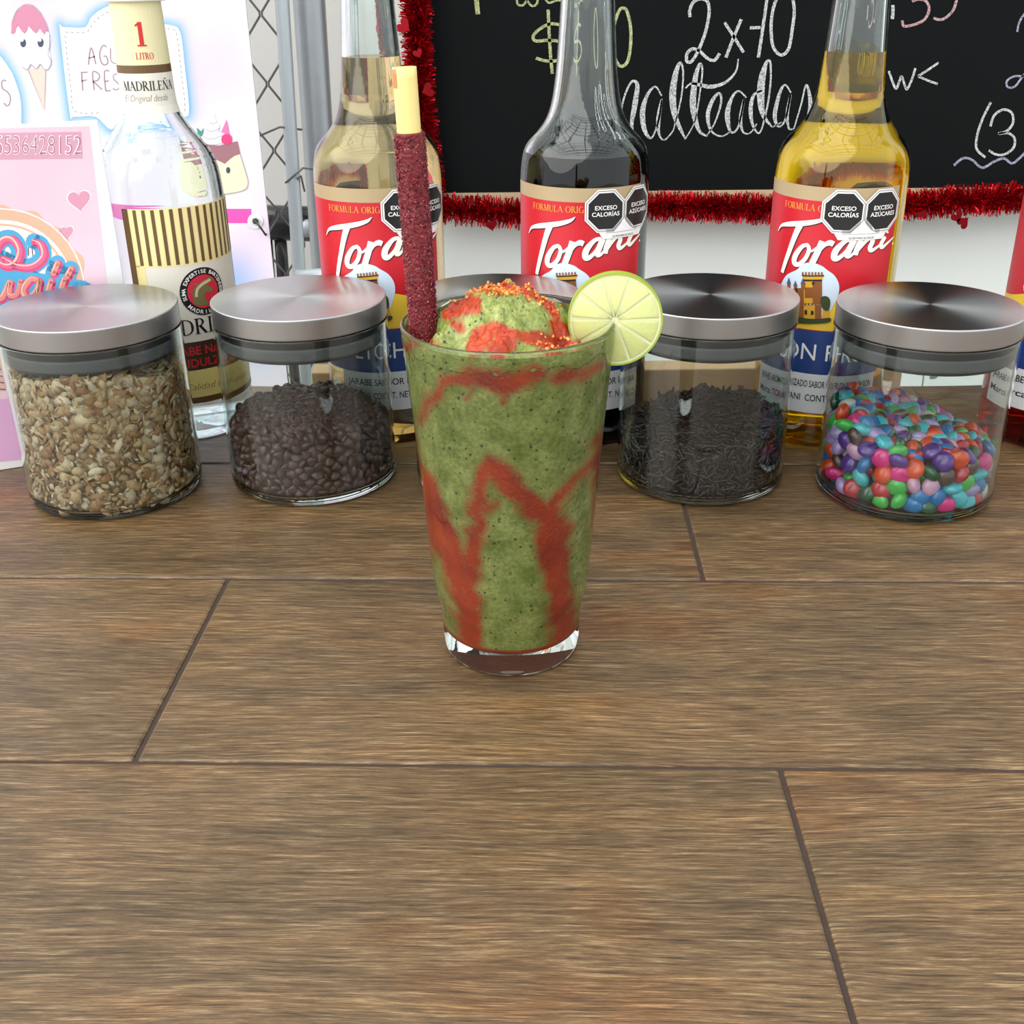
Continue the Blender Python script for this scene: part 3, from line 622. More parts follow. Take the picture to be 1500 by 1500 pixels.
sp_('print_phone_strokes', text_at('5536428152', -6, 226, 29, 125, 'l', up=-1, bold=-.022), 4, pm('sign_dark_rose', (190, 96, 132), .4))
a = np.linspace(0, 2 * np.pi, 160, endpoint=False)
scal = lambda r, am: np.stack([2 + (r + am * np.cos(16 * a)) * np.cos(a) * 1.02, 428 + (r + am * np.cos(16 * a)) * np.sin(a)], 1)
sp_('print_scallop', poly(scal(124, 4)), 2, pm('sign_tan_print', (232, 190, 160), .4))
sp_('print_scallop_edge', ring(2, 428, 122, 2), 3, m_sw)
sp_('print_circle', disc(2, 428, 106, n=60), 4, pm('sign_cream_print', (248, 238, 234), .4))
sp_('print_circle_line', ring(2, 428, 99, 3), 5, pm('sign_tan_print', (232, 190, 160)))
zs = lambda pts: [((p[0] / 4.167), 340 + p[1] / 4.167) + tuple(q / 4.167 for q in p[2:]) for p in pts]
script = [[(-60, 180, 40), (0, 60, 44), (70, 40, 44), (118, 110, 44), (90, 190, 44), (20, 200, 40), (-40, 130, 36)], [(20, 160, 36), (110, 205, 40), (200, 205, 42), (262, 150, 42), (250, 80, 42), (205, 55, 36)],
          [(-50, 280, 36), (-30, 380, 40), (10, 400, 40), (60, 300, 36), (55, 380, 38), (100, 380, 34), (125, 300, 30)], [(240, 300, 34), (190, 285, 36), (140, 350, 42), (165, 405, 42), (220, 360, 38), (240, 300, 36), (230, 390, 38), (270, 385, 34)],
          [(310, 300, 38), (290, 380, 40), (320, 400, 36), (350, 360, 30)], [(390, 290, 38), (370, 370, 40), (400, 390, 36), (430, 340, 30)], [(350, 190, 40), (325, 250, 40)], [(432, 225, 40), (408, 270, 40)], [(420, 380, 34), (480, 340, 36), (540, 360, 30)]]
def fat(sts, add, dx=0, dy=0):
    out = []
    for st in sts: out += ribbon(zs([(p[0] + dx, p[1] + dy, p[2] + add) for p in st]), 8, 8); out += sum([disc(q[0], q[1], q[2] / 2, n=14) for q in (zs([(st[0][0] + dx, st[0][1] + dy, st[0][2] + add)])[0], zs([(st[-1][0] + dx, st[-1][1] + dy, st[-1][2] + add)])[0])], [])
    return out
sp_('print_script_halo', fat(script, 58), 6, pm('sign_sky_blue', (84, 176, 222), .4))
sp_('print_blue_field', poly(zs([(-100, 200), (300, 260), (460, 250), (470, 420), (200, 470), (60, 620), (-100, 740)])), 6.5, pm('sign_sky_blue', (84, 176, 222)))
sp_('print_script_shadow', fat(script, 12, 8, 8), 7, pm('sign_hot_pink', (226, 84, 136), .4))
sp_('print_script', fat(script[:2], -6), 8, pm('sign_pink_stroke', (236, 110, 150), .4))
sp_('print_script', fat(script[2:], -4), 8, pm('sign_salmon_stroke', (238, 150, 138), .4))
sp_('print_script_glint', fat(script, -32, -7, -7), 9, pm('sign_peach_stroke', (250, 206, 188), .4))
sp_('print_hatching', sum([ribbon(zs([(130 + 22 * i, 60 + 14 * i), (118 + 28 * i, 120 + 12 * i)]), 1, raw=True) for i in range(5)], []), 5.5, M_BLACK)
sp_('print_ribbon', poly(zs([(-60, 460), (60, 470), (110, 430), (140, 460), (60, 490), (-60, 500)])), 7, pm('sign_slate', (70, 82, 104), .4))
sp_('print_cup_art', poly(zs([(-80, 740), (90, 750), (100, 965), (-80, 975)])), 2.5, pm('sign_cup_brown', (222, 188, 178), .4))
sp_('print_cup_lines', sum([ribbon(zs([(-60, 770 + 45 * i), (20, 800 + 40 * i), (95, 780 + 46 * i)]), 1.6) for i in range(5)], []), 3.5, pm('sign_cup_line', (112, 70, 74), .4))

# ---- storage jars with steel lids
m_lid = bpy.data.materials.new('brushed_steel'); m_lid.use_nodes = True
def _lid():
    nt = m_lid.node_tree; b = nt.nodes['Principled BSDF']; L = nt.links.new
    b.inputs['Metallic'].default_value = 1; b.inputs['Base Color'].default_value = (.52, .525, .53, 1); b.inputs['Roughness'].default_value = .34; b.inputs['Anisotropic'].default_value = .85
    tg = nt.nodes.new('ShaderNodeTangent'); tg.direction_type = 'RADIAL'; tg.axis = 'Z'; L(tg.outputs[0], b.inputs['Tangent'])
    # fine concentric brushing
    tc = nt.nodes.new('ShaderNodeTexCoord'); ln = nt.nodes.new('ShaderNodeVectorMath'); ln.operation = 'LENGTH'
    mul = nt.nodes.new('ShaderNodeVectorMath'); mul.operation = 'MULTIPLY'; mul.inputs[1].default_value = (1, 1, 0); L(tc.outputs['Object'], mul.inputs[0]); L(mul.outputs[0], ln.inputs[0])
    n = nt.nodes.new('ShaderNodeTexNoise'); n.noise_dimensions = '1D'; n.inputs['Scale'].default_value = 2500; n.inputs['Detail'].default_value = 2; L(ln.outputs['Value'], n.inputs['W'])
    mr = nt.nodes.new('ShaderNodeMapRange'); mr.inputs[3].default_value = .26; mr.inputs[4].default_value = .42; L(n.outputs['Fac'], mr.inputs[0]); L(mr.outputs[0], b.inputs['Roughness'])
_lid()
m_plug = pm('black_plastic_plug', (22, 23, 25), .35); m_gask = pm('grey_silicone_gasket', (92, 94, 96), .45)
JR, JH = .0497, .0985
def make_jar(loc, label):
    j = empty('storage_jar', loc); tag(j, label, 'jar', 'glass storage jars with brushed steel lids')
    lathe('jar_glass', round_prof([(0, 0), (JR, 0, .005), (JR, JH, .001), (JR - .0016, JH, .0007), (JR - .0016, .0036, .005), (0, .0036)]), M_GLASS, j, 96)
    lathe('lid', round_prof([(0, JH + .0003), (JR - .0002, JH + .0003, .0006), (JR - .0002, JH + .0120, .0007), (0, JH + .0120)]), m_lid, j, 96)
    lathe('lid_plug', round_prof([(0, JH - .0140), (JR - .0042, JH - .0140, .001), (JR - .0042, JH - .0120), (JR - .0030, JH - .0050), (JR - .0030, JH + .0004), (0, JH + .0004)]), m_plug, j, 80)
    lathe('gasket', round_prof([(JR - .0050, JH - .0124), (JR - .0022, JH - .0118, .0012), (JR - .0022, JH - .0052, .0012), (JR - .0050, JH - .0046)]), m_gask, j, 80)
    return j
J = {'granola': (-.2365, .617), 'chips': (-.1205, .633), 'sprinkles': (.1140, .628), 'candy': (.2300, .603), 'hidden': (-.0080, .632)}
make_jar((*J['granola'], 0), 'steel-lidded glass jar filled to the brim with granola')
make_jar((*J['chips'], 0), 'steel-lidded glass jar half full of dark chocolate chips')
make_jar((*J['sprinkles'], 0), 'steel-lidded glass jar half full of chocolate sprinkles')
make_jar((*J['candy'], 0), 'steel-lidded glass jar half full of multicoloured candies')
make_jar((*J['hidden'], 0), 'steel-lidded glass jar standing directly behind the green drink')

RIN = JR - .0018; ZB = .0038
def spread(n, w, h, it=None):
    """n points spread evenly but irregularly over a w (periodic) x h rectangle"""
    it = it or (40 if n < 500 else 16 if n < 1000 else 5)
    P = rng.uniform(size=(n, 2)) * (w, h); d0 = math.sqrt(w * h / n) * 1.12
    for _ in range(it):
        D = P[:, None] - P[None]; D[..., 0] -= w * np.round(D[..., 0] / w); r = np.sqrt((D**2).sum(-1)) + 1e-9
        np.fill_diagonal(r, 1e9); push = np.where(r < d0, (d0 - r) / r, 0)[..., None] * D; P = P + push.sum(1) * .28
        P[:, 0] %= w; P[:, 1] = np.clip(P[:, 1], 0, h)
    return P
def shell(n_wall, n_top, rr, hmax, hf, d):
    """points lining the wall of a jar (radius rr) up to the heap height hf(x,y) and over its top; returns positions, outward normals, top flag"""
    W = spread(n_wall, 2 * math.pi * rr, hmax); a = W[:, 0] / rr
    Pw = np.stack([rr * np.cos(a), rr * np.sin(a), ZB + d + W[:, 1]], 1); Nw = np.stack([np.cos(a), np.sin(a), np.zeros_like(a)], 1)
    k = Pw[:, 2] < hf(Pw[:, 0], Pw[:, 1]); Pw, Nw = Pw[k], Nw[k]
    q = spread(int(n_top * 4 / math.pi), 2 * rr, 2 * rr) - rr; q = q[np.hypot(q[:, 0], q[:, 1]) < rr - d * .8]
    Pt = np.stack([q[:, 0], q[:, 1], hf(q[:, 0], q[:, 1])], 1); Nt = np.tile(np.array([[0, 0, 1.]]), (len(q), 1))
    return np.concatenate([Pw, Pt]), np.concatenate([Nw, Nt]), np.r_[np.zeros(len(Pw), bool), np.ones(len(Pt), bool)]
def core(name, jar, hf, rr, mat, label, cat, zoff):
    """opaque heap body under the outer pieces"""
    n, mrad = 40, 8; V = [(0, 0, float(hf(np.array(0.), np.array(0.))) - zoff)]; Fs = []
    for i in range(1, mrad + 1):
        for k in range(n):
            r = rr * i / mrad; x, y = r * math.cos(2 * math.pi * k / n), r * math.sin(2 * math.pi * k / n); V.append((x, y, float(hf(np.array(x), np.array(y))) - zoff))
    for k in range(n): Fs.append((0, 1 + k, 1 + (k + 1) % n))
    for i in range(mrad - 1):
        for k in range(n): Fs.append((1 + i * n + k, 1 + (i + 1) * n + k, 1 + (i + 1) * n + (k + 1) % n, 1 + i * n + (k + 1) % n))
    b = len(V)
    for k in range(n): V.append((rr * math.cos(2 * math.pi * k / n), rr * math.sin(2 * math.pi * k / n), ZB + .0008))
    o0 = 1 + (mrad - 1) * n
    for k in range(n): Fs.append((o0 + k, b + k, b + (k + 1) % n, o0 + (k + 1) % n))
    Fs.append(tuple(range(b, b + n))[::-1])
    return V, Fs
def uvs(nu, nv, sx, sy, sz):
    V = [(0, 0, -sz)]; Fs = []
    for j in range(1, nv):
        t = -math.pi / 2 + math.pi * j / nv
        for i in range(nu): V.append((sx * math.cos(t) * math.cos(2 * math.pi * i / nu), sy * math.cos(t) * math.sin(2 * math.pi * i / nu), sz * math.sin(t)))
    V.append((0, 0, sz)); T = len(V) - 1
    for i in range(nu): Fs.append((0, 1 + (i + 1) % nu, 1 + i)); Fs.append((T, T - nu + i, T - nu + (i + 1) % nu))
    for j in range(nv - 2):
        for i in range(nu): Fs.append((1 + j * nu + i, 1 + j * nu + (i + 1) % nu, 1 + (j + 1) * nu + (i + 1) % nu, 1 + (j + 1) * nu + i))
    return np.array(V), Fs
def seen_score(P, Nn, c):
    tocam = CP - (P + np.array((*c, 0))); tocam /= np.linalg.norm(tocam, axis=1, keepdims=True); return (Nn * tocam).sum(1)

# granola
def hg(x, y): return .0830 + .003 * np.sin(x * 120) + .002 * np.sin(y * 90) - .004 * (np.abs(x) / .047)
m_gran = attr_mat('granola_oats', .65); gc_ = np.array([lin(c) for c in [(216, 188, 146), (204, 168, 122), (228, 206, 168), (188, 146, 98), (210, 178, 132), (236, 216, 182), (172, 126, 82)]])
P1, N1, T1 = shell(1500, 260, RIN - .0016, .079, hg, .001)
P2, N2, T2 = shell(1500, 200, RIN - .0034, .079, hg, .001)
P = np.concatenate([P1, P2]); Nn = np.concatenate([N1, N2]); n = len(P)
Nn = Nn + rng.normal(size=(n, 3)) * np.r_[np.full(len(P1), .34), np.full(len(P2), .8)][:, None]
fr = math.pi * 2
tv = []; tfc = []
ov = np.array([(math.cos(t), math.sin(t)) for t in np.linspace(0, fr, 10, endpoint=False)])
tv = [(x, y, .10 - .35 * y * y) for x, y in ov] + [(0, 0, .28)] + [(x * .96, y * .94, -.14 - .35 * y * y) for x, y in ov] + [(0, 0, .02)]
tfc = [(i, (i + 1) % 10, 10) for i in range(10)] + [(11 + (i + 1) % 10, 11 + i, 21) for i in range(10)] + [(i, 11 + i, 11 + (i + 1) % 10, (i + 1) % 10) for i in range(10)]
zfrac = np.clip((P[:, 2] - .01) / .07, 0, 1)
big = rng.uniform(size=n) < (.25 + .75 * zfrac)
L_ = np.where(big, rng.uniform(.0032, .0054, n), rng.uniform(.0012, .0026, n))
S = np.stack([L_, L_ * rng.uniform(.5, .85, n), L_ * .26], 1)
R = frame_from_normal(Nn, rng.uniform(0, fr, n))
jg = np.array((*J['granola'], 0))
rad = np.hypot(P[:, 0], P[:, 1])[:, None]; lim = RIN - .0016
cols = gc_[rng.integers(0, 7, n)] * rng.uniform(.8, 1.12, (n, 1))
# keep every flake inside the glass
reach = np.abs(R[:, :, 0] * S[:, :1]) + np.abs(R[:, :, 1] * S[:, 1:2]); radial = P[:, :2] / np.maximum(rad, 1e-6)
ext = np.sqrt((np.einsum('ni,ni->n', R[:, :2, 0], radial) * S[:, 0])**2 + (np.einsum('ni,ni->n', R[:, :2, 1], radial) * S[:, 1])**2) + .0006
newr = np.minimum(rad[:, 0], RIN - ext); P[:, :2] = radial * newr[:, None]; P[:, 2] = np.maximum(P[:, 2], ZB + .0015); P[:, 2] = np.minimum(P[:, 2], .0835)
gran = batch('granola', tv, tfc, R, P, m_gran, None, cols, S); gran.location = jg
tag(gran, 'loose toasted oat granola filling the jar beside the pink sign', 'granola', kind='stuff')
V, Fs = core('x', None, hg, RIN - .0048, None, '', '', .004)
mesh('granola_core', V, Fs, pm('granola_fill', (206, 174, 130), .7, noise=(500, .2)), gran, True)

# chocolate sprinkles
def hs(x, y): return .0345 + .13 * x + .06 * y + .0012 * np.sin(x * 260) + .0010 * np.sin(y * 300)
m_spr = attr_mat('chocolate_sprinkles', .3, spec=.5)
lay = [shell(1300, 480, RIN - .0010, .058, hs, .0008), shell(1500, 380, RIN - .0026, .058, hs, .0008)]
P = np.concatenate([l[0] for l in lay]); Nn = np.concatenate([l[1] for l in lay]); n = len(P)
Nn = Nn + rng.normal(size=(n, 3)) * .22
R = frame_from_normal(Nn, rng.uniform(0, fr, n)); Lh = rng.uniform(.0020, .0042, n)
h6 = [(math.cos(t), math.sin(t)) for t in np.linspace(0, fr, 5, endpoint=False)]
tv = [(-1, y * .55, z * .55) for y, z in h6] + [(-.8, y, z) for y, z in h6] + [(0, y, z + .5) for y, z in h6] + [(.8, y, z) for y, z in h6] + [(1, y * .55, z * .55) for y, z in h6]
tfc = [tuple(range(5))[::-1], tuple(range(20, 25))] + [(j * 5 + i, j * 5 + (i + 1) % 5, (j + 1) * 5 + (i + 1) % 5, (j + 1) * 5 + i) for j in range(4) for i in range(5)]
S = np.stack([Lh, np.full(n, .00078), np.full(n, .00078)], 1)
rad = np.hypot(P[:, 0], P[:, 1]); radial = P[:, :2] / np.maximum(rad, 1e-6)[:, None]
ext = np.abs(np.einsum('ni,ni->n', R[:, :2, 0], radial)) * Lh + .0006; P[:, :2] = radial * np.minimum(rad, RIN - ext)[:, None]
P[:, 2] = np.maximum(P[:, 2], ZB + .0006 + np.abs(R[:, 2, 0]) * Lh)
cols = np.array([lin((40, 25, 20))]) * rng.uniform(.55, 1.35, (n, 1))
spr = batch('chocolate_sprinkles', tv, tfc, R, P, m_spr, None, cols, S); spr.location = (*J['sprinkles'], 0)
tag(spr, 'dark brown chocolate sprinkles heaped in the jar behind the lime slice', 'sprinkles', kind='stuff')
V, Fs = core('x', None, hs, RIN - .0036, None, '', '', .002)
mesh('sprinkle_core', V, Fs, pm('sprinkle_fill', (40, 25, 20), .4, noise=(900, .3)), spr, True)

# chocolate chips
def hc(x, y): return .0425 - .08 * np.maximum(x, 0) - .7 * x * x - .3 * y * y + .001 * np.sin(x * 200 + y * 170)
m_chip = pm('dark_chocolate_chip', (84, 56, 50), .36, noise=(160, .25))
cprof = [(r * 1.18, z * 1.18) for r, z in [(0, -.0011), (.0029, -.0011), (.0032, -.0005), (.0028, .0006), (.0017, .0017), (.0007, .0025), (0, .0029)]]
def lathe_template(prof, seg):
    V, Fs, idx = [], [], []
    for r, z in prof:
        if r < 1e-7: idx.append([len(V)] * seg); V.append((0, 0, z))
        else: idx.append(list(range(len(V), len(V) + seg))); V += [(r * math.cos(2 * math.pi * k / seg), r * math.sin(2 * math.pi * k / seg), z) for k in range(seg)]
    for i in range(len(prof) - 1):
        for k in range(seg):
            f = [idx[i][k], idx[i][(k + 1) % seg], idx[i + 1][(k + 1) % seg], idx[i + 1][k]]; f = [x for j, x in enumerate(f) if x not in f[:j]]
            if len(f) > 2: Fs.append(tuple(f))
    return np.array(V), Fs
ctv, ctf = lathe_template(cprof, 12)
P, Nn, Tp = shell(520, 180, RIN - .0038, .050, hc, .002)
P2, N2, _ = shell(560, 150, RIN - .0075, .047, hc, .002)
def scatter_individuals(P, Nn, cjar, limit, build_one, ext):
    rad = np.hypot(P[:, 0], P[:, 1]); radial = P[:, :2] / np.maximum(rad, 1e-6)[:, None]; P[:, :2] = radial * np.minimum(rad, RIN - ext)[:, None]
    P[:, 2] = np.maximum(P[:, 2], ZB + ext)
    sc_ = seen_score(P, Nn, cjar); order = np.argsort(-sc_); return order[:limit], order[limit:]
n = len(P); R = rot_rand(n)
near, far = scatter_individuals(P, Nn, J['chips'], 298, None, .0038)
chip_me = bpy.data.meshes.new('chocolate_chip'); chip_me.from_pydata(ctv.tolist(), [], ctf); chip_me.materials.append(m_chip); chip_me.polygons.foreach_set('use_smooth', [True] * len(chip_me.polygons))
chip0 = bpy.data.objects.new('chocolate_chip', chip_me); tag(chip0, 'dark brown chocolate chip among many in the half-full jar', 'chocolate chip', 'chocolate chips in the glass jar')
jc = np.array((*J['chips'], 0))
for k, i in enumerate(near):
    o = chip0 if k == 0 else chip0.copy(); COL.objects.link(o)
    o.matrix_world = Matrix.Translation(P[i] + jc) @ Matrix(R[i].tolist()).to_4x4()
Pf = np.concatenate([P[far], P2]); rest = batch('chocolate_chips', ctv, ctf, rot_rand(len(Pf)), Pf, m_chip); rest.location = jc
tag(rest, 'rest of the dark chocolate chips deeper inside the jar', 'chocolate chips', kind='stuff')
V, Fs = core('x', None, hc, RIN - .0085, None, '', '', .006); mesh('chip_core', V, Fs, m_chip, rest, True)

# coated candies
def hk(x, y): return .0400 - .17 * x + .10 * y * (x < 0) + .0015 * np.sin(x * 150) + .05 * y
CC = {'turquoise': (70, 200, 212), 'blue': (10, 122, 192), 'lavender': (186, 160, 216), 'purple': (92, 44, 150), 'magenta': (236, 30, 140), 'red': (196, 30, 50), 'orange': (238, 84, 32), 'light green': (70, 196, 80), 'dark green': (16, 92, 54), 'brown': (84, 58, 52), 'white': (232, 228, 220), 'pale pink': (228, 172, 204)}
wts = np.array([.11, .1, .16, .09, .07, .11, .12, .09, .1, .05, .02, .03]); wts /= wts.sum()
ev, ef = uvs(16, 8, .0059, .0059, .0036)
cm = {}
for nm, c in CC.items():
    mt = pm('candy_' + nm.replace(' ', '_'), c, .26, coat=.5); me = bpy.data.meshes.new('candy'); me.from_pydata(ev.tolist(), [], ef); me.materials.append(mt); me.polygons.foreach_set('use_smooth', [True] * len(me.polygons)); cm[nm] = me
P, Nn, Tp = shell(205, 72, RIN - .0048, .050, hk, .003)
P2, N2, _ = shell(180, 55, RIN - .0120, .047, hk, .003)
n = len(P); R = frame_from_normal(Nn + rng.normal(size=(n, 3)) * .55, rng.uniform(0, fr, n))
near, far = scatter_individuals(P, Nn, J['candy'], 250, None, .0050)
names = list(CC); pick = rng.choice(12, n, p=wts); jk = np.array((*J['candy'], 0))
for i in near:
    nm = names[pick[i]]; o = bpy.data.objects.new('candy', cm[nm]); COL.objects.link(o)
    tag(o, f'{nm} button-shaped coated candy in the jar of mixed candies', 'candy', f'{nm} candies in the glass jar')
    o.matrix_world = Matrix.Translation(P[i] + jk) @ Matrix(R[i].tolist()).to_4x4()
Pf = np.concatenate([P[far], P2]); m_cmix = attr_mat('candy_mixed', .32, coat=.25)
rest = batch('candies', ev, ef, rot_rand(len(Pf)), Pf, m_cmix, None, np.array([lin(c) for c in CC.values()])[rng.choice(12, len(Pf), p=wts)]); rest.location = jk
tag(rest, 'rest of the multicoloured candies deeper inside the jar', 'candies', kind='stuff')
V, Fs = core('x', None, hk, RIN - .014, None, '', '', .009); mesh('candy_core', V, Fs, pm('candy_fill', (138, 104, 126), .4, noise=(150, .2)), rest, True)

# ---- bottles
def px_local(c, rz):
    """pixel -> local cylinder (angle-length s, z) of a bottle at c with facing rz"""
    def f(px, r):
        w = on_cyl(np.array(px, float), c[0], c[1], r) - np.array((*c, 0)); x = w[..., 0] * math.cos(-rz) - w[..., 1] * math.sin(-rz); y = w[..., 0] * math.sin(-rz) + w[..., 1] * math.cos(-rz)
        return np.stack([np.arctan2(x, -y) * r, w[..., 2]], -1)
    return f
def cylmap(r, lift=0.0): return lambda v: np.stack([(r + lift) * np.sin(v[:, 0] / r), -(r + lift) * np.cos(v[:, 0] / r), v[:, 1]], 1)
def facing(c): return math.atan2(-c[0], c[1])
TR = .0392
TPROF = [(0, .0035), (.030, .0), (TR - .001, .0, .004), (TR, .004, .004), (TR, .1695, .008), (.0365, .1825, .006), (.0262, .1920, .008), (.0208, .2030, .01), (.0180, .2220, .01), (.0155, .260, .01), (.0146, .292, .002), (.0170, .2925, .001), (.0170, .300, .001), (.0146, .3005)]
def inner(prof, t, ztop, zbot): return [(max(r - t, 0), z) for r, z in prof if zbot < z < ztop]
outer_t = round_prof(TPROF)[0:]
def bottle_glass(name, outer, t, zfloor, mat, parent):
    inn = [(max(r - t, .001), z) for r, z in outer if z > zfloor + .004]
    prof = outer + inn[::-1] + [(inn[0][0] * .92, zfloor), (0, zfloor + .001)]
    return lathe(name, prof, mat, parent, 72)
def liquid(name, outer, t, zfloor, ztop, mat, parent):
    inn = [(max(r - t + .0003, .001), z) for r, z in outer if zfloor + .004 < z < ztop]
    rt_ = np.interp(ztop, [z for r, z in outer if z > .05], [r for r, z in outer if z > .05]) - t + .0003
    prof = [(0, zfloor + .0007), (inn[0][0] * .92, zfloor - .0003)] + inn + [(rt_, ztop), (0, ztop - .0005)]
    return lathe(name, prof, mat, parent, 72)
B2 = (.0465, .709); B1 = (-.0805, .715); B3 = (.2010, .700); B4 = (.352, .690)
pl2 = px_local(B2, facing(B2)); zq = lambda pts: [(760 + p[0] / 7.5, 260 + p[1] / 7.5) for p in pts]
B3f = px_local(B3, facing(B3)); zr = lambda pts: [(1100 + p[0] / 4.8375, 250 + p[1] / 4.8375) for p in pts]
m_red = pm('label_red', (196, 28, 42), .38, noise=(30, .06)); m_beige = pm('label_beige', (176, 154, 118), .4); m_yel = pm('label_yellow', (240, 200, 60), .4); m_blu = pm('label_blue', (28, 62, 128), .38)
m_cream = pm('label_cream_white', (244, 240, 228), .4); m_shadow = pm('label_dark_edge', (70, 12, 18), .5); m_orange = pm('label_orange_ink', (232, 150, 60), .5)
A0, A1 = -1.42 * TR, 1.02 * TR
LBL = []   # prototypes: (name, mesh object, lift group)
def tshape(name, sh, lift, mat, step=.0025): return shape(name, sh, cylmap(TR, lift), mat, None, step)
def c2(pts, f=pl2, z=zq, r=TR): return f(z([p[:2] for p in pts]), r)
def stroke2(pts, w, f=pl2, z=zq, k=.00041 / 7.5):
    q = c2(pts, f, z); return ribbon([(a[0], a[1], (p[2] if len(p) > 2 else w) * k) for a, p in zip(q, pts)], w, 8)
def build_label(parent):
    lab = tshape('label', rect(A0, .050, A1, .1545), .0002, m_red); lab.parent = parent
    def sub(o): o.parent = lab; return o
    sub(tshape('label_top_band', rect(A0, .1545, A1, .1625), .0002, m_beige))
    xs = np.linspace(A0, A1, 30); arc = .094 - .010 * np.cos((xs - A0) / (A1 - A0) * 2 * np.pi - .2) * .5 + .002
    sub(tshape('label_yellow_arc', poly(np.r_[np.stack([xs, arc], 1), np.stack([xs[::-1], np.full(30, .078)], 1)]), .0003, m_yel))
    sub(tshape('label_flavour_band', rect(A0, .050, A1, .0775), .0004, m_blu))
    q0, q1 = c2([(165, 285)])[0], c2([(1060, 310)])[0]
    sub(tshape('label_small_title', serif('FORMULA ORIGINAL', q0[0], q0[1] - .0028,   .0037, .0450, align='l'), .0004, m_orange, None))
    st = stroke2([(118, 610, 6), (150, 548, 30), (230, 530, 52), (340, 520, 56), (470, 500, 50), (570, 470, 34), (620, 432, 6)], 40)
    st += stroke2([(345, 530, 74), (305, 640, 66), (262, 800, 58), (225, 950, 52), (202, 1062, 46)], 50)
    st += stroke2([(450, 745, 34), (385, 770, 46), (325, 870, 62), (320, 945, 60), (365, 965, 50), (430, 900, 46), (462, 800, 44), (440, 750, 38), (480, 815, 26), (560, 760, 26)], 40)
    st += stroke2([(590, 700, 62), (560, 800, 66), (505, 950, 66)], 60) + stroke2([(545, 850, 30), (610, 750, 40), (670, 715, 58), (712, 730, 56)], 40)
    st += stroke2([(905, 670, 40), (830, 690, 46), (745, 790, 66), (730, 870, 66), (770, 880, 50), (850, 800, 40), (905, 680, 44)], 50) + stroke2([(925, 670, 60), (880, 780, 62), (860, 840, 56), (890, 850, 36), (950, 790, 26)], 50)
    st += stroke2([(1000, 640, 58), (960, 760, 60), (945, 835, 58)], 50) + stroke2([(960, 800, 26), (1040, 680, 40), (1090, 640, 52), (1110, 680, 56), (1090, 745, 56), (1110, 775, 44), (1170, 730, 30), (1210, 680, 26)], 40)
    st += stroke2([(1235, 620, 54), (1200, 700, 56), (1215, 735, 44), (1270, 680, 30), (1320, 620, 16)], 40) + stroke2([(1255, 560, 44), (1248, 580, 44)], 44)
    st2 = tf(st, lambda v: v + np.array((.0005, -.0006)))
    sub(tshape('brand_script_shadow', st2, .00035, m_shadow, None)); sub(tshape('brand_script', st, .0005, m_cream, None))
    q = c2([(1318, 690)])[0]; sub(tshape('brand_mark', disc(q[0], q[1], .0007, n=10), .0005, m_cream, None))
    # cloud and castle emblem, traced in local label coordinates
    e = lambda pts: B3f(zr(pts), TR)
    cloud = e([(215, 850), (225, 790), (262, 735), (330, 700), (365, 662), (430, 650), (500, 672), (540, 702), (590, 740), (622, 800), (620, 870), (585, 950), (540, 1010), (400, 1040), (280, 1000)])
    cl = sub(tshape('emblem_cloud', poly(smooth(cloud, 4, True)), .0005, pm('emblem_sky', (206, 222, 238), .45), .0022))
    gold, brn, dk = pm('emblem_gold', (214, 164, 52), .45), pm('emblem_brown', (140, 84, 40), .45), pm('emblem_dark', (44, 30, 26), .5)
    P_ = lambda *ps: sum([poly(e(p)) for p in ps], [])
    sub(tshape('emblem_castle', P_([(378, 775), (440, 775), (440, 945), (378, 945)], [(356, 950), (500, 950), (500, 1046), (356, 1046)], [(275, 835), (330, 835), (330, 880), (275, 880)], [(508, 980), (558, 980), (558, 1050), (508, 1050)], [(366, 735), (520, 735), (505, 775), (380, 775)]), .0007, gold, .0022))
    sub(tshape('emblem_castle_shade', P_([(440, 775), (505, 775), (505, 945), (440, 945)], [(455, 950), (500, 950), (500, 1046), (455, 1046)], [(332, 830), (378, 830), (378, 1046), (332, 1046)], [(385, 825), (440, 825), (440, 900), (385, 900)]), .0008, brn, .0022))
    merl = [[(366 + 22 * i, 716), (378 + 22 * i, 716), (378 + 22 * i, 738), (366 + 22 * i, 738)] for i in range(7)] + [[(358 + 24 * i, 936), (371 + 24 * i, 936), (371 + 24 * i, 952), (358 + 24 * i, 952)] for i in range(6)]
    sub(tshape('emblem_battlements', P_(*merl), .0009, brn, .0022))
    sub(tshape('emblem_openings', P_([(366, 738), (520, 738), (520, 746), (366, 746)], [(378, 768), (505, 768), (505, 780), (378, 780)], [(436, 786), (452, 786), (452, 806), (436, 806)], [(384, 985), (402, 985), (402, 1016), (384, 1016)], [(428, 990), (446, 990), (446, 1018), (428, 1018)], [(320, 830), (334, 830), (334, 1040), (320, 1040)]), .0010, dk, .0022))
    sub(tshape('emblem_turret_roofs', P_([(260, 800), (276, 752), (290, 800)], [(306, 815), (321, 775), (335, 815)], [(356, 800), (374, 755), (392, 800)]), .0010, pm('emblem_slate', (84, 84, 124), .5), .0022))
    sub(tshape('emblem_turrets', P_([(264, 800), (286, 800), (286, 840), (264, 840)], [(310, 815), (331, 815), (331, 840), (310, 840)], [(360, 800), (388, 800), (388, 840), (360, 840)]), .0009, brn, .0022))
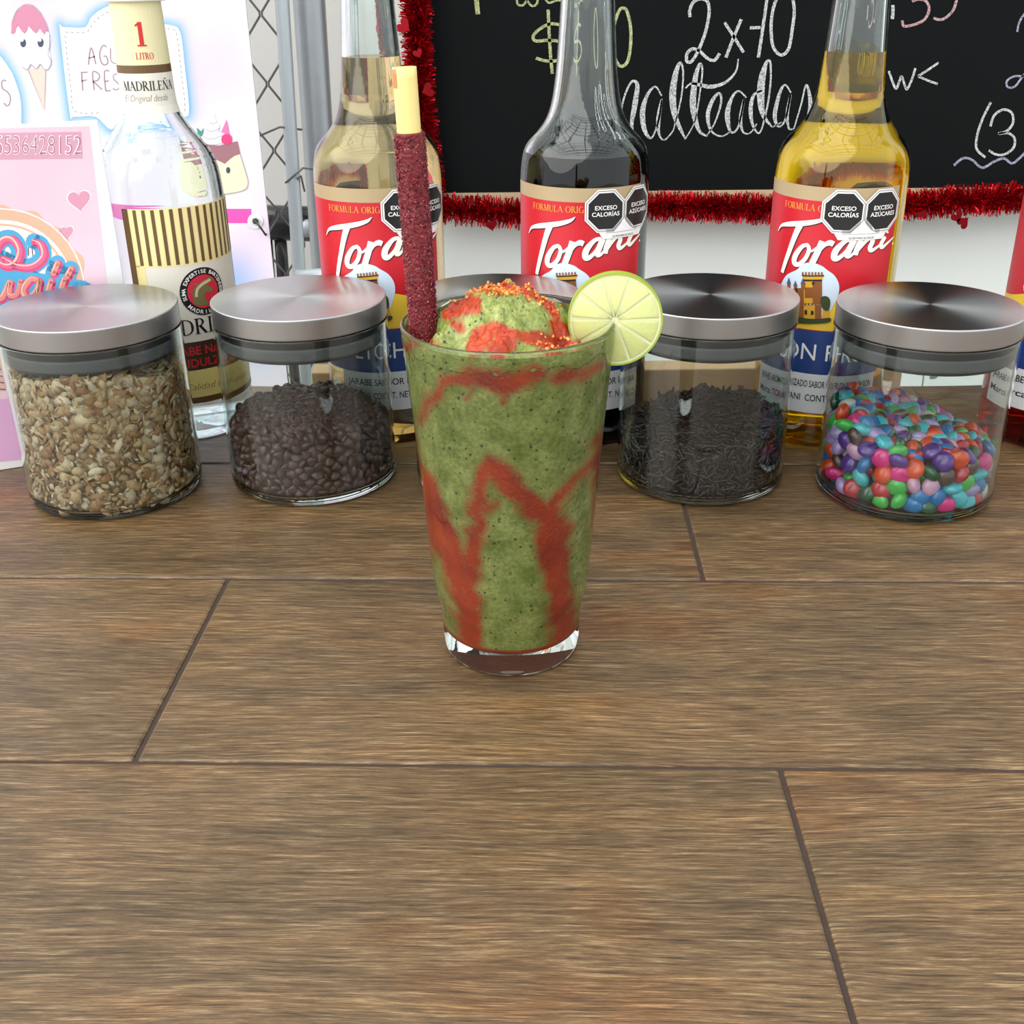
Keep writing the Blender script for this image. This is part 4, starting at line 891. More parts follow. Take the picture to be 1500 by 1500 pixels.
    sub(tshape('emblem_hedge', poly(smooth(e([(325, 1060), (345, 1035), (400, 1045), (450, 1048), (500, 1045), (560, 1040), (562, 1066), (500, 1080), (330, 1078)]), 3, True)) + poly(smooth(e([(500, 960), (495, 900), (530, 885), (560, 910), (556, 975), (530, 990)]), 3, True)), .0010, pm('emblem_green', (56, 66, 30), .5), .0022))
    return lab
def octagon(cx, cz, r): 
    a = np.arange(8) * math.pi / 4 + math.pi / 8; return np.stack([cx + r * np.cos(a), cz + r * np.sin(a)], 1)
def build_warning(parent, shift):
    o1 = c2([(953, 366)])[0]; R8 = .0112; s0 = o1[0] + shift; z0 = o1[1]; s1 = s0 + .0236
    base = poly(octagon(s0, z0, R8 + .0022)) + poly(octagon(s1, z0, R8 + .0022)) + poly([(s0 - .004, z0 - .0125), (s1 + .004, z0 - .0125), (s1 + .0015, z0 - .0162), (s0 - .0015, z0 - .0162)]) + poly([(s0, z0 - .013), (s1, z0 - .013), (s1, z0 - .003), (s0, z0 - .003)])
    b = tshape('warning_sticker', base, .00115, pm('sticker_white', (236, 234, 232), .4)); b.parent = parent
    def sub(o): o.parent = b
    edge = ribbon(octagon(s0, z0, R8 + .0012), .0003, closed=True, raw=True) + ribbon(octagon(s1, z0, R8 + .0012), .0003, closed=True, raw=True)
    sub(tshape('octagon_outline', edge, .0013, M_BLACK)); sub(tshape('octagon', poly(octagon(s0, z0, R8)), .0013, M_BLACK)); sub(tshape('octagon', poly(octagon(s1, z0, R8)), .0013, M_BLACK))
    tx = text_at('EXCESO', s0, z0 + .0008, .0025, .0132, bold=.012) + text_at('CALORÍAS', s0, z0 - .0029, .0025, .0166, bold=.012) + text_at('EXCESO', s1, z0 + .0008, .0025, .0132, bold=.012) + text_at('AZÚCARES', s1, z0 - .0029, .0025, .0166, bold=.012)
    sub(tshape('octagon_lettering', tx, .00145, M_WHITE, None))
    sub(tshape('sticker_small_lettering', text_at('SECRETARÍA DE SALUD', (s0 + s1) / 2, z0 - .0156, .0013, .0150), .0013, M_BLACK, None))
def dup_tree(o, parent):
    c = o.copy(); COL.objects.link(c); c.parent = parent
    for ch in list(o.children): dup_tree(ch, c)
    return c
label_proto = None
def torani(c, label, liq, level, flavour, sticker, shift, sheet):
    global label_proto
    b = empty('syrup_bottle', (*c, 0), facing(c)); tag(b, label, 'bottle', 'syrup bottles with red castle labels')
    bottle_glass('bottle_glass', outer_t, .0026, .006, M_GLASS, b)
    liquid('syrup', outer_t, .0026, .006, level, liq, b)
    if label_proto is None: lab = label_proto = build_label(b)
    else: lab = dup_tree(label_proto, b)
    build_warning(b, shift)
    if flavour:
        sh = []
        for s, x, al, w in flavour: sh += text_at(s, x, .0590, .0108, w, al)
        fl = tshape('flavour_lettering', sh, .0006, M_WHITE, .003); fl.parent = b
    if sticker:
        s0, w, zt_, lines = sticker
        st = tshape('import_sticker', rect(s0 - w / 2, zt_ - .0255, s0 + w / 2, zt_), .0008, pm('import_sticker_paper', (222, 224, 226), .5)); st.parent = b
        sh = []
        for i, (t, x, wd) in enumerate(lines): sh += text_at(t, s0 - w / 2 + x, zt_ - .0085 - i * .0090, .0044, wd, 'l', bold=.01)
        tt = tshape('sticker_lettering', sh, .0010, M_BLACK, .004); tt.parent = st
    lathe('pour_spout', round_prof([(0, .298), (.0185, .298, .0008), (.0185, .318, .002), (.006, .320, .002), (.004, .345, .001), (0, .345)]), pm('black_spout', (24, 24, 26), .4), b, 40)
    return b
LQ_A, LQ_D, LQ_Y, LQ_R = glass_mat('amber_syrup', (250, 232, 196), 1.36), glass_mat('dark_grape_syrup', (46, 14, 20), 1.36), glass_mat('golden_syrup', (254, 226, 96), 1.36), glass_mat('red_syrup', (216, 26, 16), 1.36)
torani(B1, 'red-labelled syrup bottle with pale amber liquid, behind the tamarind stick', LQ_A, .232, [('LYCHEE', .002, 'c', .044)], (.000, .062, .0502, [('JARABE SABOR LYCHEE', .004, .056), ('TORANI  CONT. NETO 750 ml', .004, .056)]), 0, None)
torani(B2, 'red-labelled syrup bottle with nearly black liquid, behind the lime slice', LQ_D, .178, [('GRAPE', -.004, 'c', .040)], (.012, .050, .0502, [('JARABE SABOR UVA', .003, .044), ('TORANI CONT. NETO', .003, .044)]), 0, None)
torani(B3, 'red-labelled syrup bottle with golden yellow liquid between two jars', LQ_Y, .233, [('PASSION', -.003, 'r', .052), ('FRUIT', .003, 'l', .034)], (-.002, .078, .0502, [('JARABE AROMATIZADO SABOR FRUTA DE LA PASION', .003, .072), ('Marca: TORANI  CONT. NETO: 750 ml', .003, .072)]), -.0092, None)
torani(B4, 'red-labelled syrup bottle with bright red liquid, behind the candy jar', LQ_R, .215, None, (-.006, .066, .0502, [('JARABE AROMATIZADO', .003, .060), ('Marca: TORANI', .003, .060)]), 0, None)

# clear sugar syrup bottle
MC = (-.2175, .7240); MR = .0378
mo = round_prof([(0, .004), (.028, 0), (MR - .001, 0, .004), (MR, .005, .004), (MR, .014), (MR, .030), (MR, .158, .012), (.0350, .176, .01), (.0215, .193, .012), (.0160, .204, .006), (.0152, .240, .01), (.0138, .285, .002), (.0155, .286, .001), (.0155, .295, .001), (.0138, .2955)])
mb_ = empty('sugar_syrup_bottle', (*MC, 0), facing(MC)); tag(mb_, 'clear glass bottle with cream striped label and round black emblem', 'bottle')
bottle_glass('bottle_glass', mo, .0025, .006, M_GLASS, mb_); liquid('clear_syrup', mo, .0025, .006, .040, glass_mat('clear_syrup', (248, 250, 252), 1.37), mb_)
plm = px_local(MC, facing(MC)); zm = lambda pts: [(180 + p[0] / 3.95, 280 + p[1] / 3.95) for p in pts]
cmq = lambda pts: plm(zm(pts), MR)
def ms(name, sh, lift, mat, step=None, parent=None): o = shape(name, sh, cylmap(MR, lift), mat, None, step); o.parent = parent or mb_; return o
l_s = cmq([(8, 200)])[0][0]; zt_ = cmq([(250, 100)])[0][1]; zst = cmq([(250, 430)])[0][1]
em = cmq([(465, 578)])[0]; ztx = cmq([(440, 825)])[0][1]; zb1, zb0 = cmq([(440, 868)])[0][1], cmq([(460, 1030)])[0][1]; zc0 = cmq([(480, 1185)])[0][1]
LW = 2 * (em[0] - l_s)
mlab = ms('label', rect(l_s, zc0 - .004, l_s + LW, zt_), .0002, pm('cream_label_paper', (232, 228, 214), .4), .003)
m_brn = pm('label_brown_ink', (104, 76, 40), .45); m_cry = pm('label_pale_yellow', (241, 226, 160), .45)
for x in (l_s, l_s + LW - .0042): ms('label_side_band', rect(x, zc0, x + .0042, zt_), .0004, m_brn, .003, mlab)
ms('label_yellow_field', rect(l_s + .0042, zst - .001, l_s + .030, zt_) + rect(l_s + .0042, zb1, l_s + .010, zst) , .0003, m_cry, .003, mlab)
ms('label_straw_field', rect(l_s + .030, zst - .001, l_s + LW - .0042, zt_), .0003, m_cry, .003, mlab)
for i in range(14):
    x = l_s + .0085 + i * (LW - .017) / 13 - .0010
    ms('label_stripe', rect(x, zst, x + .0021, zt_ - .0006), .0005, m_brn, None, mlab)
ms('label_flavour_band', rect(l_s + .0042, zb0, l_s + LW - .0042, zb1), .0004, pm('label_dark_brown', (62, 44, 30), .45), .003, mlab)
ms('label_lower_band', rect(l_s + .0042, zc0, l_s + LW - .0042, zb0), .0004, pm('label_straw', (240, 224, 140), .45), .003, mlab)
ms('label_bottom_band', rect(l_s, zc0 - .004, l_s + LW, zc0), .0004, m_brn, .003, mlab)
ms('brand_lettering', serif('MADRILEÑA', em[0], ztx, .0100, LW * .84), .0005, M_BLACK, None, mlab)
hb = (zb1 - zb0)
ms('flavour_lettering', text_at('JARABE NATURAL', em[0] - .001, zb0 + hb * .55, hb * .30, LW * .70, bold=.02) + text_at('ENDULZADO', em[0] - .001, zb0 + hb * .12, hb * .30, LW * .52, bold=.02), .0006, pm('label_red_ink', (206, 40, 44), .5), .004, mlab)
scr = lambda s, x, z, h, w: text_at(s, x, z, h, w, slant=.35, bold=-.018)
ms('script_lettering', scr('Calidad Premium', em[0] + .002, zb0 - (zb0 - zc0) * .72, .0046, LW * .5), .0006, m_brn, .004, mlab)
er = .0150
emb = ms('emblem', disc(em[0], em[1], er, n=40), .0006, M_BLACK, .003, mlab)
ms('emblem_field', disc(em[0], em[1], er * .70, n=36), .0008, pm('emblem_red', (212, 44, 66), .45), .003, mlab)
def arc_text(s, a0, a1, r, h, flip=False):
    out = []; n_ = len(s)
    for i, ch in enumerate(s):
        if ch == ' ': continue
        a = a0 + (a1 - a0) * (i + .5) / n_; sh = text_at(ch, 0, -h / 2, h, bold=.02); rt_ = a - math.pi / 2 if not flip else a + math.pi / 2
        out += tf(sh, lambda v: np.stack([em[0] + r * math.cos(a) + v[:, 0] * math.cos(rt_) - v[:, 1] * math.sin(rt_), em[1] + r * math.sin(a) + v[:, 0] * math.sin(rt_) + v[:, 1] * math.cos(rt_)], 1))
    return out
ms('emblem_lettering', arc_text('SUMA EXPERTISE BARTENDERS', 3.5, -.4, er * .85, er * .16) + arc_text('MADRILEÑA', 3.75, 5.65, er * .85, er * .17, True), .0009, M_WHITE, None, mlab)
hd = [(-.55, -.45), (-.5, -.1), (-.62, .1), (-.5, .12), (-.3, .3), (-.45, .42), (-.15, .38), (.1, .5), (.4, .56), (.55, .45), (.42, .36), (.2, .3), (.32, .12), (.5, .05), (.38, -.08), (.1, -.05), (-.02, -.2), (.12, -.5), (.2, -.62), (-.3, -.62)]
ms('emblem_beast', poly([(em[0] + p[0] * er * .95, em[1] + p[1] * er * .95) for p in hd]), .0009, pm('emblem_olive', (120, 112, 70), .5), .002, mlab)
ms('emblem_beast_light', ribbon([(em[0] + p[0] * er * .9, em[1] + p[1] * er * .9) for p in [(-.4, -.2), (-.3, .15), (0, .36), (.4, .48)]], er * .12), .0010, pm('emblem_pale', (206, 196, 150), .5), .002, mlab)
# neck label follows the tapering neck
def neckmap(lift):
    zz = np.array([z for r, z in mo if z > .19]); rr_ = np.array([r for r, z in mo if z > .19])
    return lambda v: (lambda r: np.stack([(r + lift) * np.sin(v[:, 0] / .016), -(r + lift) * np.cos(v[:, 0] / .016), v[:, 1]], 1))(np.interp(v[:, 1], zz, rr_))
pz = lambda x, y: plm([(x, y)], .016)[0]
zN0, zN1, zN2, zNT = pz(208, 168)[1], pz(205, 108)[1], pz(205, 96)[1], pz(200, 1)[1]
def grid_rect(x0, x1, z0, z1, nx_=40, nz_=6):
    xs, zs_ = np.linspace(x0, x1, nx_), np.linspace(z0, z1, nz_); X, Z = np.meshgrid(xs, zs_); return [(np.stack([X.ravel(), Z.ravel()], 1), [(j * nx_ + i, j * nx_ + i + 1, (j + 1) * nx_ + i + 1, (j + 1) * nx_ + i) for j in range(nz_ - 1) for i in range(nx_ - 1)])]
def nk(name, sh, lift, mat, par): o = shape(name, sh, neckmap(lift), mat); o.parent = par; return o
full = math.pi * .016
nlab = nk('neck_label', grid_rect(-full, full, zN0, zN1), .0002, pm('cream_label_paper', (232, 228, 214)), mb_)
nk('neck_label_stripe', grid_rect(-full, full, zN1, zN2), .0002, m_brn, nlab); nk('neck_label_top', grid_rect(-full, full, zN2, zNT), .0002, pm('neck_straw_paper', (234, 224, 176), .4), nlab)
q = pz(208, 68); nk('neck_number', serif('1', q[0], q[1], .0130, .0075), .0004, pm('label_red_ink', (206, 40, 44)), nlab)
q = pz(213, 87); nk('neck_lettering', serif('LITRO', q[0], q[1], .0036, .0105), .0004, pm('label_red_ink', (206, 40, 44)), nlab)
q = pz(212, 133); nk('neck_brand', serif('MADRILEÑA', q[0] + .003, q[1], .0052, .0330), .0004, M_BLACK, nlab)
q = pz(214, 149); nk('neck_script', scr('El Original desde', q[0], q[1], .0040, .0270), .0004, m_brn, nlab)
lathe('cap', round_prof([(0, zNT - .0005), (.0175, zNT - .0005, .0005), (.0175, .302, .001), (0, .302)]), pm('white_cap', (226, 222, 210), .4), mb_, 40)

# ---- the green drink
GC = np.array((-.0008, .4405, 0))
drink = empty('green_slush_drink', GC); tag(drink, 'tall glass of green slush streaked with red sauce', 'drink')
gout = round_prof([(0, .0004), (.024, .0, .001), (.0300, 0, .0022), (.0309, .006, .004), (.0312, .021, .006), (.0342, .032, .012), (.0366, .065, .02), (.0398, .110, .02), (.0432, .1485, .002), (.0433, .1515, .0012), (.0412, .1515, .0012), (.0406, .146, .004), (.0375, .110, .02), (.0343, .066, .02), (.0318, .034, .014), (.0285, .020, .008), (.0265, .0115, .004), (0, .0095)], 6)
lathe('drinking_glass', gout, M_GLASS, drink, 128)
iz = np.array([.0100, .0115, .020, .034, .066, .110, .146, .150]); ir = np.array([.0245, .0266, .0287, .0320, .0345, .0377, .0408, .0411])
# sauce runs, given as pixel strokes (x, y, width)
RUNS = [[(598, 505, 16), (612, 500, 10)], [(621, 613, 13), (632, 590, 14), (647, 566, 16), (664, 552, 20), (700, 550, 26), (738, 560, 34), (770, 552, 26), (792, 548, 20)], [(812, 554, 20), (830, 552, 22), (850, 545, 16), (872, 534, 12)],
        [(606, 620, 8), (609, 650, 12), (617, 690, 22), (626, 722, 44), (642, 768, 46), (664, 812, 40), (680, 854, 42), (690, 907, 38), (694, 960, 36)],
        [(717, 668, 10), (711, 690, 26), (704, 715, 20), (699, 741, 22), (697, 787, 24), (693, 840, 32)], [(690, 752, 16), (708, 748, 14), (726, 738, 8)],
        [(717, 668, 10), (733, 693, 34), (757, 722, 28), (785, 744, 34), (808, 770, 50), (808, 805, 48), (814, 853, 40), (820, 907, 36), (818, 955, 30)],
        [(884, 630, 14), (880, 648, 16), (866, 675, 18), (842, 699, 13), (820, 725, 18), (806, 748, 30)], [(878, 640, 18), (874, 680, 18), (868, 730, 12), (866, 785, 8)], [(700, 555, 8), (690, 580, 3)], [(735, 560, 20), (742, 590, 6)]]
def run_mask(Q, runs, soft=11.0):
    m = np.full(len(Q), -1e9)
    for st in runs:
        S_ = smooth(np.array(st, float), 10)
        for p in S_: m = np.maximum(m, p[2] / 2 - np.hypot(Q[:, 0] - p[0], Q[:, 1] - p[1]))
    return np.clip(.5 + m / (2 * soft), 0, 1)
def lowfreq(V, k, seed):
    r_ = np.random.default_rng(seed); o = np.zeros(len(V))
    for _ in range(6):
        d = r_.normal(size=3); d /= np.linalg.norm(d); o += np.sin(V @ d * k * r_.uniform(.6, 1.6) + r_.uniform(0, 6.3))
    return o / 6
nphi, nzv = 260, 170
zz = np.linspace(.0100, .149, nzv); ph = np.linspace(0, 2 * np.pi, nphi, endpoint=False)
ZZ, PH = np.meshgrid(zz, ph, indexing='ij'); RR = np.interp(ZZ, iz, ir)
VS = np.stack([RR * np.sin(PH), -RR * np.cos(PH), ZZ], -1).reshape(-1, 3)
Qs = proj(VS + GC + np.array((0, 0, 0))); wob = np.stack([lowfreq(VS, 420, 1), lowfreq(VS, 420, 2)], 1) * 9
front = (VS[:, 1] < .012)
mask = np.where(front, run_mask(Qs + wob, RUNS), 0)
back = np.clip(.5 + (lowfreq(VS * np.array((1, 1, .25)), 190, 5) - .34) * 5, 0, 1); mask = np.where(front, mask, np.maximum(mask, back))
mask = np.maximum(mask, np.clip((.0135 - VS[:, 2]) / .001, 0, 1) * .9)
def slush_mat():
    m = bpy.data.materials.new('green_slush'); m.use_nodes = True; nt = m.node_tree; L = nt.links.new; b = nt.nodes['Principled BSDF']; N = lambda t: nt.nodes.new(t)
    tc = N('ShaderNodeTexCoord')
    def noise(s, d): n = N('ShaderNodeTexNoise'); n.inputs['Scale'].default_value = s; n.inputs['Detail'].default_value = d; L(tc.outputs['Object'], n.inputs['Vector']); return n
    n1, n2, n3 = noise(110, 5), noise(620, 5), noise(60, 3)
    r = N('ShaderNodeValToRGB'); e = r.color_ramp.elements; e[0].position = .3; e[0].color = (*lin((116, 134, 48)), 1); e[1].position = .7; e[1].color = (*lin((178, 184, 112)), 1); L(n1.outputs['Fac'], r.inputs[0])
    r2 = N('ShaderNodeValToRGB'); e = r2.color_ramp.elements; e[0].position = .35; e[0].color = (.58, .63, .48, 1); e[1].position = .66; e[1].color = (1.15, 1.12, 1.1, 1); L(n2.outputs['Fac'], r2.inputs[0])
    mx = N('ShaderNodeMix'); mx.data_type = 'RGBA'; mx.blend_type = 'MULTIPLY'; mx.inputs[0].default_value = .8; L(r.outputs[0], mx.inputs[6]); L(r2.outputs[0], mx.inputs[7])
    # sauce
    at = N('ShaderNodeVertexColor'); at.layer_name = 'sauce'
    ad = N('ShaderNodeMath'); ad.operation = 'MULTIPLY_ADD'; ad.inputs[1].default_value = 1.1; ad.inputs[2].default_value = -.55; L(n2.outputs['Fac'], ad.inputs[0])
    sm = N('ShaderNodeMath'); sm.operation = 'ADD'; L(at.outputs['Color'], sm.inputs[0]); L(ad.outputs[0], sm.inputs[1])
    mr = N('ShaderNodeMapRange'); mr.interpolation_type = 'SMOOTHSTEP'; mr.inputs[1].default_value = .1; mr.inputs[2].default_value = .95; L(sm.outputs[0], mr.inputs[0])
    rs = N('ShaderNodeValToRGB'); e = rs.color_ramp.elements; e[0].position = .3; e[0].color = (*lin((146, 28, 6)), 1); e[1].position = .7; e[1].color = (*lin((200, 72, 16)), 1); L(n3.outputs['Fac'], rs.inputs[0])
    m2 = N('ShaderNodeMix'); m2.data_type = 'RGBA'; L(mr.outputs[0], m2.inputs[0]); L(mx.outputs[2], m2.inputs[6]); L(rs.outputs[0], m2.inputs[7])
    # dark seeds
    vo = N('ShaderNodeTexVoronoi'); vo.inputs['Scale'].default_value = 480; vo.inputs['Randomness'].default_value = 1; L(tc.outputs['Object'], vo.inputs['Vector'])
    sp_n = N('ShaderNodeSeparateColor'); L(vo.outputs['Color'], sp_n.inputs[0])
    thr = N('ShaderNodeMapRange'); thr.inputs[1].default_value = .55; thr.inputs[2].default_value = 1.0; thr.inputs[3].default_value = 0; thr.inputs[4].default_value = .34; L(sp_n.outputs[0], thr.inputs[0])
    lt = N('ShaderNodeMath'); lt.operation = 'LESS_THAN'; L(vo.outputs['Distance'], lt.inputs[0]); L(thr.outputs[0], lt.inputs[1])
    k = N('ShaderNodeMath'); k.operation = 'MULTIPLY'; k.inputs[1].default_value = .8; L(lt.outputs[0], k.inputs[0])
    inv = N('ShaderNodeMath'); inv.operation = 'MULTIPLY_ADD'; inv.inputs[1].default_value = -.8; inv.inputs[2].default_value = 1; L(mr.outputs[0], inv.inputs[0])
    k2 = N('ShaderNodeMath'); k2.operation = 'MULTIPLY'; L(k.outputs[0], k2.inputs[0]); L(inv.outputs[0], k2.inputs[1])
    m3 = N('ShaderNodeMix'); m3.data_type = 'RGBA'; m3.inputs[7].default_value = (*lin((34, 44, 24)), 1); L(k2.outputs[0], m3.inputs[0]); L(m2.outputs[2], m3.inputs[6])
    L(m3.outputs[2], b.inputs['Base Color']); b.inputs['Roughness'].default_value = .3
    bp = N('ShaderNodeBump'); bp.inputs['Strength'].default_value = .5; bp.inputs['Distance'].default_value = .0008; L(n2.outputs['Fac'], bp.inputs['Height']); L(bp.outputs[0], b.inputs['Normal'])
    b.inputs['Subsurface Weight'].default_value = .25; b.inputs['Subsurface Radius'].default_value = (1, .9, .4); b.inputs['Subsurface Scale'].default_value = .003
    return m
m_slush = slush_mat()
def sauce_mesh(name, V, Fs, msk, parent):
    me = bpy.data.meshes.new(name); used = np.unique(np.concatenate([np.array(f) for f in Fs])); remap = np.full(len(V), -1); remap[used] = np.arange(len(used))
    me.from_pydata(V[used].tolist(), [], [tuple(int(remap[i]) for i in f) for f in Fs])
    ca = me.color_attributes.new('sauce', 'FLOAT_COLOR', 'POINT'); c4 = np.ones((len(used), 4), np.float32); c4[:, :3] = msk[used][:, None]; ca.data.foreach_set('color', c4.ravel())
    me.materials.append(m_slush); me.polygons.foreach_set('use_smooth', [True] * len(me.polygons)); return link(bpy.data.objects.new(name, me), parent)
def split_sauce(base, sauce, V, Fs, msk, parent):
    a = [f for f in Fs if np.mean(msk[list(f)]) <= .5]; b_ = [f for f in Fs if np.mean(msk[list(f)]) > .5]
    sauce_mesh(base, V, a, msk, parent); o = sauce_mesh(sauce, V, b_, msk, parent); o['label'] = 'orange-red chamoy sauce running down inside the glass'
Fw = [(j * nphi + i, j * nphi + (i + 1) % nphi, (j + 1) * nphi + (i + 1) % nphi, (j + 1) * nphi + i) for j in range(nzv - 1) for i in range(nphi)]
Fw.append(tuple(range(nphi))[::-1])
split_sauce('slush', 'sauce_drizzle', VS, Fw, mask, drink)
# heaped top
TOP = [[(646, 446, 16), (668, 432, 18), (700, 422, 12), (745, 420, 10), (788, 434, 14), (806, 450, 16), (816, 466, 14)], [(655, 456, 22), (672, 448, 34), (694, 448, 26)], [(664, 476, 14), (676, 482, 12)], [(694, 512, 26), (706, 494, 32), (728, 486, 30), (744, 500, 26), (730, 516, 34)],
       [(745, 488, 12), (775, 494, 18), (802, 500, 24), (838, 506, 20), (868, 503, 16)], [(812, 474, 18), (822, 486, 28), (815, 494, 20)], [(598, 494, 14), (612, 502, 12), (640, 504, 8)], [(780, 520, 10), (820, 518, 12)]]
nr, na_ = 70, 200; Vt, Ft = [(0, 0)], []
rr = np.linspace(0, 1, nr + 1)[1:]
pts = np.array([(0, 0)] + [(.0411 * r * math.cos(t), .0411 * r * math.sin(t)) for r in rr for t in np.linspace(0, 2 * np.pi, na_, endpoint=False)])
d = np.hypot(pts[:, 0], pts[:, 1])
P3 = np.c_[pts, np.zeros(len(pts))]
dome = lambda cx, cy_, r, h: h * np.clip(1 - ((pts[:, 0] - cx)**2 + (pts[:, 1] - cy_)**2) / r**2, 0, 1)**.6
zt3 = .1460 + .0015 * lowfreq(P3, 300, 21) + np.maximum.reduce([dome(-.003, .004, .0265, .0190), dome(-.019, .002, .012, .0135), dome(.017, .002, .012, .0125), dome(-.006, -.016, .0135, .0095), dome(.012, -.020, .011, .0030)])
zt3 += .0024 * np.abs(lowfreq(P3, 620, 22)) + .0016 * lowfreq(P3, 1300, 24) + .0011 * lowfreq(P3, 2600, 23) + .00028 * rng.normal(size=len(pts)) - .0030
for _ in range(46):      # crushed-ice lumps
    cx_, cy2 = rng.uniform(-.034, .034, 2); zt3 += dome(cx_, cy2, rng.uniform(.003, .0065), rng.uniform(.0010, .0028)) * (math.hypot(cx_, cy2) < .034)
zt3 = np.where(d > .0385, np.minimum(zt3, .1492), zt3)
VT = np.c_[pts, zt3]
Ft = [(0, 1 + i, 1 + (i + 1) % na_) for i in range(na_)] + [(1 + j * na_ + i, 1 + (j + 1) * na_ + i, 1 + (j + 1) * na_ + (i + 1) % na_, 1 + j * na_ + (i + 1) % na_) for j in range(nr - 1) for i in range(na_)]
Qt = proj(VT + GC) + np.stack([lowfreq(VT, 700, 31), lowfreq(VT, 700, 32)], 1) * 4
mt = np.where(VT[:, 1] < .012, run_mask(Qt, TOP, 4), np.clip(.5 + (lowfreq(VT, 200, 33) - .1) * 4, 0, 1))
split_sauce('slush_heap', 'sauce_topping', VT, Ft, mt, drink)
# chilli-lime granules
sel = np.where((run_mask(Qt, [[(655, 438, 22), (690, 424, 24), (740, 420, 24), (785, 434, 26), (810, 452, 22)], [(775, 495, 26), (805, 500, 28), (850, 502, 20)]], 3) > .5) & (d < .036))[0]
if len(sel):
    w_ = np.gradient(np.arange(len(sel))); ii = rng.choice(sel, 420); n = len(ii)
    tv = np.array([(x, y, z) for x in (-1, 1) for y in (-1, 1) for z in (-1, 1)], float); tfc = [(0, 1, 3, 2), (4, 6, 7, 5), (0, 4, 5, 1), (2, 3, 7, 6), (0, 2, 6, 4), (1, 5, 7, 3)]
    S = rng.uniform(.00025, .0006, (n, 3)); cols = np.array([lin(c) for c in [(226, 120, 44), (236, 150, 70), (200, 78, 30), (240, 176, 96)]])[rng.integers(0, 4, n)]
    o = batch('chilli_powder', tv, tfc, rot_rand(n), VT[ii] + rng.normal(size=(n, 3)) * np.array((.0006, .0006, .0002)) + np.array((0, 0, .0004)), attr_mat('chilli_granules', .5), drink, cols, S, False); tag(o, kind='stuff'); o['label'] = 'orange chilli-lime powder sprinkled on the slush'

